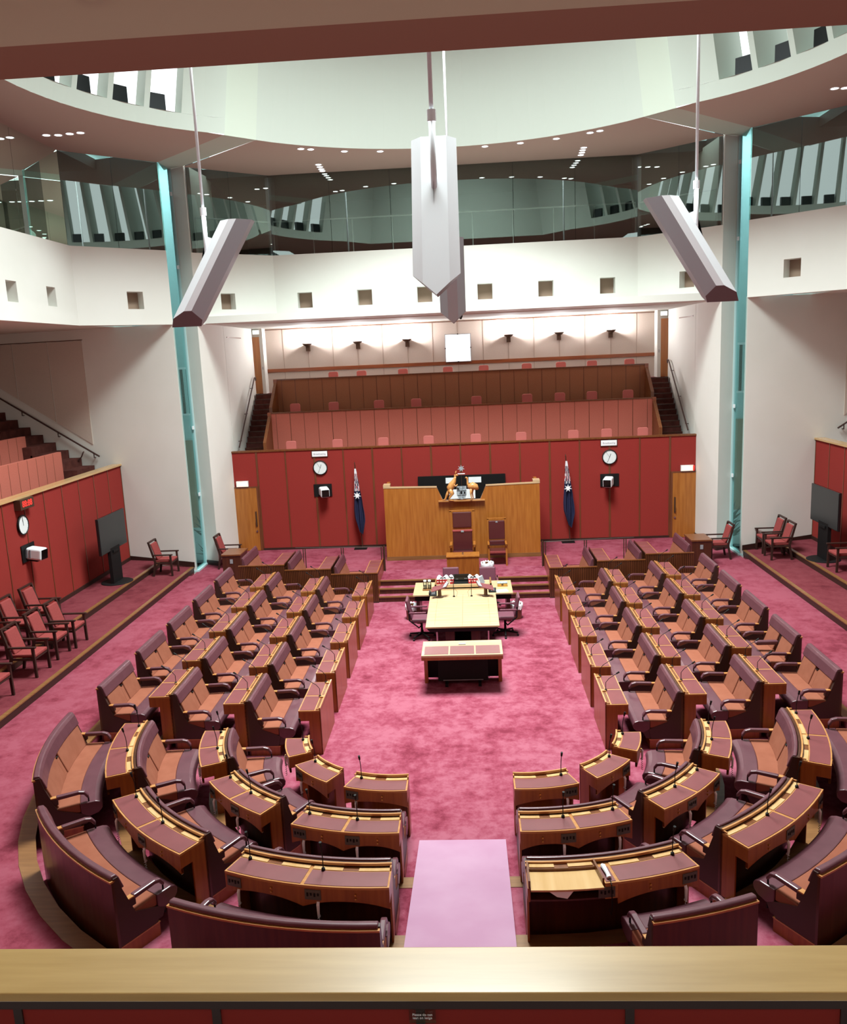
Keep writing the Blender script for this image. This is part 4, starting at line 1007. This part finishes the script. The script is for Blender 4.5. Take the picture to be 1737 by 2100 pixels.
for y, dx in ((-.05, -.02), (.05, .03)): n_.tube([(.33+dx, y, .36), (.31+dx, y, .2), (.34+dx, y, .03), (.28+dx, y, .006)], [.045, .024, .014, .012], 8)
n_.build('emu_neck_and_leg', M['carved'], emu, smooth=True)
sh = MB().prism([(-.14, .01, .44), (.16, .01, .44), (.165, .01, .2), (.12, .01, .07), (.01, .01, .02), (-.1, .01, .07), (-.145, .01, .2)], (0, .03, 0)).build('shield', M['pewter'], ca)
q = MB()
for x in (-.05, .05): q.box(x-.004, x+.004, .004, .01, .06, .43)
for z in (.16, .30): q.box(-.14, .16, .004, .01, z-.005, z+.005)
q.box(-.12, -.07, .004, .01, .33, .40).box(.08, .13, .004, .01, .2, .27).box(-.03, .03, .004, .01, .2, .28); q.build('shield_relief', M['black'], sh)
def star(m, c, r0, r1, n, ax, az, nrm, d):
    c = Vector(c); P = []
    for i in range(2*n):
        a = PI/2+PI*i/n; r = r0 if i % 2 == 0 else r1; P.append(c+Vector(ax)*r*math.cos(a)+Vector(az)*r*math.sin(a))
    return m.prism(P, Vector(nrm)*d)
star(MB(), (.02, 0, 1.0), .115, .045, 7, (1, 0, 0), (0, 0, 1), (0, 1, 0), .02).build('star', M['pewter'], ca)
MB().tube([(.02, .01, .45), (.02, .01, .94)], .006, 6).build('star_stem', M['bronze'], ca)
MB().tube([(-.09, .0, .83), (.13, .0, .83)], .016, 8).build('wreath', M['flagwhite'], ca)

ca.scale = (.94, .94, .94)
# flags on poles, clocks, cameras, exit lights, signs
def flag(x, label, star_x):
    f = thing('flag', (x, 26.12, .45), label, 'flag', 'flags on the rear wall')
    MB().box(-.2, .2, -.14, .12, 0, .035).build('base', M['black'], f)
    MB().tube([(.06, 0, .03), (-.04, 0, 2.72)], .016, 8).build('pole', M['bronze'], f)
    MB().lathe([(.001, 0), (.02, .03), (.001, .1)], 8, (-.045, 0, 2.72)).build('finial', M['bronze'], f)
    N, H = 30, 26
    def w(zf): return (.03+.17*min(1, zf*1.5))*(1 if zf < .78 else max(.25, 1-(zf-.78)*3.2))
    def P(i, j):
        zf = j/H; th = i/N; c0 = -.03+.09*zf; ww = w(zf)
        x_ = c0+ww*(2*th-1)*.85; fold = .05*math.sin(th*PI*5+zf*3)*min(1, .3+zf)
        z = 2.6-2.05*zf-(.10*(th-.3) if zf > .5 else 0)
        return (x_, -.06+fold-.03*zf, z)
    v = [P(i, j) for j in range(H+1) for i in range(N+1)]
    groups = {'navy': [], 'flagwhite': [], 'flagred': []}
    for j in range(H):
        for i in range(N):
            zf = (j+.5)/H; th = (i+.5)/N; c = 'navy'
            if zf < .36:
                u = th+zf*2.2; q = (u*2.4) % 1
                c = 'flagred' if .42 < q < .62 else ('flagwhite' if .22 < q < .82 else 'navy')
                if zf < .07: c = 'flagwhite'
            groups[c].append((j*(N+1)+i, j*(N+1)+i+1, (j+1)*(N+1)+i+1, (j+1)*(N+1)+i))
    body = None
    for c, fs in groups.items():
        o = MB().add(v, fs).build('cloth' if c == 'navy' else ('white_bars' if c == 'flagwhite' else 'red_bars'), M[c], body or f, smooth=True)
        body = body or o
    star(MB(), (star_x, -.16, 1.76), .125, .05, 7, (1, 0, 0), (0, 0, 1), (0, 1, 0), .012).build('star', M['flagwhite'], body)
flag(-3.3, 'furled navy flag with red and white canton, between the timber screen and display-side clock', .0)
flag(3.3, 'furled navy flag with red and white canton, between the timber screen and far clock', -.0)

def clock(loc, rz, label, hm):
    c = thing('wall_clock', loc, label, 'clock', 'round wall clocks', rz)          # faces -y
    MB().loft([[(r_*math.cos(2*PI*q/32), r_*math.sin(2*PI*q/32), z_) for q in range(32)] for r_, z_ in ((.225, 0), (.235, .03), (.215, .05), (.205, .03))], False).build('rim', M['black'], c)
    MB().lathe([(.001, .0), (.215, .0), (.215, .03), (.001, .03)], 32).build('face', M['clockface'], c)
    tk = MB()
    for k_ in range(12):
        a = 2*PI*k_/12; r = Vector((math.sin(a), math.cos(a), 0)); tk.obox(r*.19+Vector((0, 0, .031)), r, (r.y, -r.x, 0), (0, 0, 1), .012, .003, .001)
    tk.build('hour_mark', M['grey'], c)
    for nme, a, L, wd in (('hour_hand', hm[0], .11, .006), ('minute_hand', hm[1], .18, .004), ('second_hand', hm[2], .19, .002)):
        r = Vector((math.sin(a), math.cos(a), 0)); MB().obox(r*L*.45+Vector((0, 0, .034)), r, (r.y, -r.x, 0), (0, 0, 1), L*.55, wd, .001).build(nme, M['black'], c)
    for ch in c.children: ch.rotation_euler = (PI/2, 0, 0)
    return c
import math as _m
clock((-4.475+0, YW-.015, 3.09), 0, 'round clock on the rear red wall, above the camera next to the display-side flag', (.35, 3.55, -.6))
clock((4.64, YW-.015, 3.09), 0, 'round clock on the rear red wall, above the camera far from the display', (.35, 3.55, -.6))
clock((-10.085, 18.5, 3.03), PI/2, 'round clock on the side red wall directly below the digital display', (-.1, -.15, 0))

def camera_box(loc, rz, yaw, label):
    c = thing('camera', loc, label, 'camera', 'wall cameras', rz)
    MB().box(-.29, .29, -.02, .0, -.2, .2).build('back_plate', M['black'], c)
    d = Vector((math.sin(yaw), -math.cos(yaw), -.12)).normalized(); a = Vector((math.cos(yaw), math.sin(yaw), 0)); u = a.cross(d); u = -u if u.z < 0 else u
    cc = d*.22
    MB().obox(cc, a, d, u, .14, .2, .14).build('housing', M['offwhite'], c, bevel=.05, seg=3)
    MB().obox(cc+d*.2, a, d, u, .115, .012, .115).build('lens_window', M['lens'], c, bevel=.01)
    MB().obox(cc-d*.05-u*.16, a, d, u, .05, .1, .03).build('mount', M['black'], c)
    for q in (-.4, -.2): MB().obox(cc+d*q*.4-a*.145, a, d, u, .004, .02, .1).build('side_fin', M['grey'], c)
camera_box((-4.44, YW-.01, 2.36), 0, .35, 'white boxed camera on black plate below the display-side rear clock')
camera_box((4.64, YW-.01, 2.36), 0, -.35, 'white boxed camera on black plate below the far rear clock')
camera_box((-10.09, 18.6, 2.36), PI/2, -.1, 'white boxed camera on black plate on the side wall below its clock')
for sd in (-1, 1):
    e = thing('exit_light', (sd*7.02, YW-.04, 2.66), 'glowing exit sign above the honey door in the red wall, %s' % ('display-wall side' if sd < 0 else 'plain-wall side'), 'exit sign', 'door exit signs')
    MB().box(-.19, .19, -.05, .03, -.09, .09).build('case', M['offwhite'], e); MB().box(-.17, .17, -.056, -.05, -.075, .075).build('lit_face', M['exit'], e)
    MB().box(.10*sd-.03, .10*sd+.12, -.052, -.049, -.08, .08).build('red_end', M['led'], e)
def text_mesh(name, body, size, m, parent, loc, rot=(PI/2, 0, 0), extrude=.001, align='CENTER'):
    cu = bpy.data.curves.new(name, 'FONT'); cu.body = body; cu.size = size; cu.extrude = extrude; cu.align_x = align; cu.align_y = 'CENTER'
    o = bpy.data.objects.new(name+'_source', cu); COL.objects.link(o)
    dg = bpy.context.evaluated_depsgraph_get(); me = bpy.data.meshes.new_from_object(o.evaluated_get(dg))
    bpy.data.objects.remove(o); n_ = bpy.data.objects.new(name, me); COL.objects.link(n_); me.materials.clear(); me.materials.append(m)
    n_.parent = parent; n_.location = loc; n_.rotation_euler = rot; return n_
for sd in (-1, 1):
    sg = thing('wall_sign', (sd*4.62 if sd > 0 else -4.47, YW-.02, 3.53), 'white lettered sign plate above the rear clock, %s' % ('display-wall side' if sd < 0 else 'plain-wall side'), 'sign', 'sign plates above the clocks')
    MB().box(-.245, .245, -.02, .0, -.085, .085).build('plate', M['flagwhite'], sg, bevel=.01); MB().box(-.26, .26, -.012, .005, -.10, .10).build('frame', M['bronze'], sg)
    text_mesh('lettering', 'Broadcasting', .075, M['grey'], sg, (0, -.022, 0))
dd = thing('digital_display', (-10.04, 18.58, 3.52), 'red lit digital display box on the side wall above its clock', 'display')
MB().box(-.06, .1, -.3, .3, -.12, .12).build('case', M['bronze'], dd)
text_mesh('digit', '88:88', .2, M['led'], dd, (.102, 0, 0), (PI/2, 0, PI/2))
# wall lamps of the rear gallery and the bright panel
for i, x in enumerate((-5.38, -3.57, -1.8, 1.8, 3.57, 5.38)):
    s = thing('wall_lamp', (x, 30.5, 7.0), 'bronze bowl wall lamp on the rear gallery wall, %s counted from the display-wall side' % ORD[i], 'lamp', 'rear gallery wall lamps')
    MB().box(-.07, .07, -.06, .09, -.22, -.03).build('bracket', M['bronze'], s)
    MB().lathe([(.05, -.06), (.1, -.03), (.2, .05), (.19, .055), (.1, .0), (.001, -.02)], 24, (0, -.14, 0)).build('bowl', M['bronze'], s)
    MB().lathe([(.001, 0), (.08, .0), (.08, .03), (.001, .04)], 16, (0, -.14, .0)).build('bulb', M['lamp'], s)
lp = thing('lit_panel', (.0, 30.5, 6.66), 'bright square lit panel on the rear gallery wall', 'panel')
MB().box(-.46, .46, 0, .08, -.49, .49).build('frame', M['grey'], lp); MB().box(-.44, .44, -.01, .0, -.47, .47).build('lit_face', M['lightbox'], lp)
for x, z in ((0, .48), (0, -.48), (-.45, 0), (.45, 0)): MB().box(x-.02, x+.02, -.02, .03, z-.02, z+.02).build('clip', M['black'], lp)
dc = thing('dome_camera', (.15, 26.3, ZB0), 'tiny black camera under the white rear bulkhead', 'camera')
MB().box(-.06, .06, -.06, .06, -.06, 0).build('base', M['black'], dc); MB().lathe([(.001, -.13), (.03, -.12), (.045, -.09), (.045, -.06), (.001, -.06)], 14).build('dome', M['lens'], dc)

# hanging fixtures: hexagonal prisms leaning away from the centre
def fixture(ang, label, dx=0, dz=0, zt=9.05, zb=7.2):
    cx, cy = dx, 16.0; rd = Vector((math.cos(ang), math.sin(ang), 0)); tg = Vector((-rd.y, rd.x, 0))
    c = Vector((cx, cy, 0))+rd*4.43; off = .57
    o = thing('hanging_fixture', (c.x, c.y, 8.2+dz), label, 'light fixture', 'hanging fixtures')
    T = -rd*off+Vector((0, 0, zt-8.2)); B = rd*off+Vector((0, 0, zb-8.2)); ax = (T-B).normalized()
    outn = (rd-ax*rd.dot(ax)).normalized()               # outer-upper face normal
    sec = [(0, .22), (.17, .22), (.305, .06), (.305, -.06), (.12, -.26), (0, -.26), (-.12, -.26), (-.305, -.06), (-.305, .06), (-.17, .22)]
    def ring(zz, wedge, k=1):
        out = []
        for a, b in sec:
            p = T+tg*(a*k)+outn*(b*k); p = p+ax*((zz+wedge*abs(a)/.305-p.z)/ax.z); out.append(p)
        return out
    r0, r1 = ring(T.z, 0), ring(B.z, .27)
    n = 10; m = MB(); m.add(r0+r1, [(i, (i+1) % n, n+(i+1) % n, n+i) for i in (8, 9, 0, 1, 2, 7)]); m.poly(r0); m.build('shell', M['fixture'], o)
    m = MB(); m.add(r0+r1, [(i, (i+1) % n, n+(i+1) % n, n+i) for i in (3, 4, 5, 6)]); m.build('under_face', M['fixdark'], o)
    m = MB(); m.poly(r1[:6]); m.poly([r1[0]]+r1[:4:-1]); m.build('end_cap', M['fixcap'], o)
    J = rd*.0+Vector((0, 0, 1.0)); A = T+(B-T)*.33+outn*.2
    top = Vector((0, 0, 16.9-8.2)); S = Vector((rd.x*.04, rd.y*.04, 0))
    cz = 1.05 if zt < 9.2 else 1.3
    MB().tube([S+Vector((0, 0, cz)), S+top], .028, 8).build('hanging_rod', M['offwhite'], o, smooth=True)
    rod = MB().tube([S+Vector((0, 0, .0)), S+Vector((0, 0, cz))], .042, 10).build('lower_rod', M['fixture'], o, smooth=True)
    MB().tube([S+Vector((0, 0, cz-.07)), S+Vector((0, 0, cz+.07))], .058, 10).build('coupler', M['fixture'], rod)
    m = MB(); q = [S+Vector((0, 0, .62)), S+Vector((0, 0, -.05)), T+(B-T)*.55+outn*.2, T+(B-T)*.22+outn*.2]
    m.prism([p-tg*.012 for p in q], tg*.024); m.build('fin_bracket', M['fixture'], o)
fixture(PI, 'white prism fixture hanging on the display-wall side, leaning outward')
fixture(0, 'white prism fixture hanging on the plain-wall side, leaning outward')
fixture(-PI/2, 'biggest looking white prism fixture hanging in front at the middle of the hall', -.07, .0, 9.34, 7.22)
fixture(PI/2, 'white prism fixture partly hidden behind the big middle one')

# visitor chairs on the side platforms and by the piers
def chair_proto(sd, loc, label):
    o = thing('armchair', loc, label, 'chair', 'rose armchairs')                  # faces -sd x
    f = -sd; X = lambda a: f*a
    def bx(x0, x1, *r): a, b = sorted((X(x0), X(x1))); return MB().box(a, b, *r)
    bx(-.24, .25, -.24, .24, .40, .47).build('seat', M['chairpink'], o, bevel=.02)
    MB().prism([(X(-.22), -.21, .47), (X(-.22), .21, .47), (X(-.36), .20, .93), (X(-.36), -.20, .93)], (X(.055), 0, 0)).build('backrest', M['chairpink'], o, bevel=.02)
    for s in (-1, 1):
        y = s*.265
        MB().prism([(X(.21), y-.022, 0), (X(.26), y-.022, 0), (X(.25), y-.022, .62), (X(.20), y-.022, .62)], (0, .044, 0)).build('leg', M['skirt'], o)
        MB().prism([(X(-.33), y-.022, 0), (X(-.28), y-.022, 0), (X(-.20), y-.022, .42), (X(-.35), y-.022, 1.0), (X(-.40), y-.022, 1.0), (X(-.255), y-.022, .42)], (0, .044, 0)).build('leg', M['skirt'], o)
        bx(-.28, .29, y-.03, y+.03, .60, .635).build('armrest', M['skirt'], o, bevel=.008)
        bx(-.24, .24, y-.02, y+.02, .36, .40).build('side_rail', M['skirt'], o)
    bx(-.405, -.345, -.27, .27, .965, 1.0).build('top_rail', M['skirt'], o)
    bx(.2, .24, -.25, .25, .36, .40).build('front_rail', M['skirt'], o)
    return o
pl = chair_proto(-1, (-8.52, 23.05, .6), 'single rose armchair by the white end wall on the lower platform, display-wall side')
for x, y, z, l in ((-8.56, 17.1, .6, 'rose armchair on the lower platform edge, first of the front row from the black screen'), (-8.62, 16.4, .6, 'rose armchair on the lower platform edge, second of the front row from the black screen'), (-8.57, 15.43, .6, 'rose armchair on the lower platform edge, third of the front row from the black screen'), (-8.58, 14.05, .6, 'rose armchair cut by the picture edge, last of the front platform row'),
    (-9.48, 17.85, .75, 'rose armchair against the red wall below the side camera'), (-9.5, 16.95, .75, 'rose armchair in the upper row just past the wall camera chair'), (-9.5, 16.1, .75, 'rose armchair of the upper row cut by the picture edge'), (-7.0, 24.25, .45, 'rose armchair beside the white pier behind the advisers box, display-wall side')):
    dup(pl, (x, y, z), l, 'rose armchairs')
pr = chair_proto(1, (8.6, 23.55, .6), 'rose armchair by the white end wall, the one touching the slot side')
for x, y, z, l in ((8.58, 22.8, .6, 'rose armchair by the end wall, in front of its twin on the platform edge'), (9.47, 20.85, .75, 'rose armchair beside the black screen on the plain red wall platform')):
    dup(pr, (x, y, z), l, 'rose armchairs')
oc = chair_proto(-1, (7.2, 23.6, .45), 'rose armchair beside the white pier behind the advisers box, far from the display'); oc.rotation_euler = (0, 0, PI)
for sd in (-1, 1):
    e = thing('side_desk', (sd*6.5, 23.0, .45), 'small dark timber end desk beside the pier armchair, %s' % SIDE[sd], 'desk', 'small end desks')
    MB().box(-.28, .28, -.4, .4, .72, .76).build('desk_top', M['wood'], e)
    MB().box(-.26, .26, -.38, .38, 0, .72).build('pedestal', M['darkwood'], e)
    MB().box(-.04, .04, -.39, -.38, .5, .62).build('socket_plate', M['grey'], e)
# big screens on stands
for sd in (-1, 1):
    t = thing('screen_on_stand', (sd*9.45, 21.75 if sd < 0 else 21.9, .75), 'large flat screen on a black pillar stand, %s' % ('below the display-side gallery' if sd < 0 else 'on the platform plain-wall side'), 'screen', 'platform screens')
    a, b = sorted((-sd*.04, sd*.03))
    MB().box(a, b, -.85, .85, .92, 1.9).build('panel', M['gloss'], t, bevel=.01)
    a, b = sorted((-sd*.044, -sd*.04)); MB().box(a, b, -.83, .83, .94, 1.88).build('display_face', M['screen'], t)
    MB().box(-.06, .06, -.22, .22, .03, 1.0).build('pillar', M['black'], t)
    MB().lathe([(.001, 0), (.42, 0), (.42, .015), (.38, .03), (.001, .03)], 28).build('base', M['black'], t)
    for v in t.children[-1].data.vertices: v.co.y *= 1.35; v.co.x *= .75
    MB().box(*sorted((-sd*.08, sd*.05)), -.18, .18, .86, .93).build('camera_bar', M['black'], t)
# gallery seats peeking over the parapets
def seat(loc, label, grp):
    o = thing('gallery_seat', loc, label, 'seat', grp)
    pts = []
    for cx, cz, a0 in ((.105, .865, 0), (-.105, .865, 90), (-.105, .615, 180), (.105, .615, 270)):
        for q in range(5): a = math.radians(a0+22.5*q); pts.append((cx+.065*math.cos(a), -.03, cz+.065*math.sin(a)))
    MB().prism(pts, (0, .07, 0)).build('backrest', M['seatpink'], o, bevel=.012)
    MB().box(-.2, .2, -.42, .0, .40, .48).build('seat', M['seatpink'], o, bevel=.03)
    MB().tube([(0, -.2, 0), (0, -.2, .4)], .03).build('pedestal', M['black'], o)
    MB().box(-.02, .02, .0, .04, .4, .6).build('back_stem', M['black'], o)
    return o
g0 = seat((-5.5, 27.0, 2.98), 'pink seat back above the red wall, first from the display-wall side', 'lowest gallery row seats')
rows = [(27.0, 2.98, [-3.98, -2.49, -1.02, .5, 1.95, 3.61, 4.66, 5.8], 'pink seat back above the red wall', 'lowest gallery row seats'),
        (28.2, 4.12, [-5.53, -4.22, -2.69, -1.44, .57, 2.25, 3.33, 4.38, 5.56], 'pink seat back above the salmon parapet', 'middle gallery row seats'),
        (29.5, 5.10, [-4.37, -3.38, -1.93, -.37, .87, 2.35, 3.52, 4.58, 5.85], 'pink seat back above the tan brown parapet', 'highest gallery row seats')]
for y, z, xs, l, grp in rows:
    for i, x in enumerate(xs): dup(g0, (x, y, z), '%s, %s from the display-wall side' % (l, ORD[i+(1 if y == 27.0 else 0)]), grp)
# pale ramp and the ledge notice
r = MB(); xs = (-.585, .585); zr = lambda y: min(.47, .012+max(0, 10.36-y)*.166)
ys = [10.36-(10.36-5.6)*k/24 for k in range(25)]
r.loft([[(xs[0], y, zr(y)), (xs[1], y, zr(y)), (xs[1], y, -.02), (xs[0], y, -.02)] for y in ys])
o = struct(r.build('floor_ramp', M['ramp']))
nt = thing('notice', (-.03, 3.286, 3.575), 'clear notice lettered please do not lean on ledge on the parapet face', 'sign')
MB().box(-.06, .06, -.004, .003, -.035, .03).build('plate', M['clear'], nt)
text_mesh('lettering', 'Please do not\nlean on ledge', .0165, M['flagwhite'], nt, (0, -.006, .0))
# ------------------------------------------------------------------ light
W = bpy.data.worlds.new('World'); SC.world = W; W.use_nodes = True
bg = W.node_tree.nodes['Background']; bg.inputs[0].default_value = (.93, 1, 1, 1); bg.inputs[1].default_value = WORLD
def area(name, loc, rot, sx, sy, power, col=(1, 1, 1), spread=PI):
    l = bpy.data.lights.new(name, 'AREA'); l.shape = 'RECTANGLE'; l.size = sx; l.size_y = sy; l.energy = power; l.color = col; l.spread = spread
    o = bpy.data.objects.new(name, l); COL.objects.link(o); o.location = loc; o.rotation_euler = rot; return o
def point(name, loc, power, r, col=(1, 1, 1), spot=None, rot=(0, 0, 0), blend=.5):
    l = bpy.data.lights.new(name, 'SPOT' if spot else 'POINT'); l.energy = power; l.shadow_soft_size = r; l.color = col
    if spot: l.spot_size = spot; l.spot_blend = blend
    o = bpy.data.objects.new(name, l); COL.objects.link(o); o.location = loc; o.rotation_euler = rot; return o
area('skylight', (0, 16.2, ZT+.2), (0, 0, 0), 5, 6, SKY, (.90, 1, .975), math.radians(121))
for i, x in enumerate((-5.38, -3.57, -1.8, 1.8, 3.57, 5.38)): point('wall_lamp_bulb', (x, 30.3, 7.12), 300, .08, (1, .97, .98))
for x in (-6, 0, 6): point('near_gallery_lamp', (x, .6, 7.2), 95, .15, (1, .86, .7))
for sd in (-1, 1):
    point('exit_glow', (sd*7.0, YW-.2, 2.66), .5, .08, (1, .75, .55))
    area('side_gallery_lamp', (sd*12.2, 15, 7.5), (0, 0, 0), 1.5, 10, 160, (1, .93, .84))
    area('light_well_sky', (sd*9.4, 27, 13), (0, 0, 0), 2.5, 3, 380, (.84, 1, 1))
area('rear_gallery_lamp', (0, 28.2, 7.55), (0, 0, 0), 11, .6, 90, (1, .95, .9))
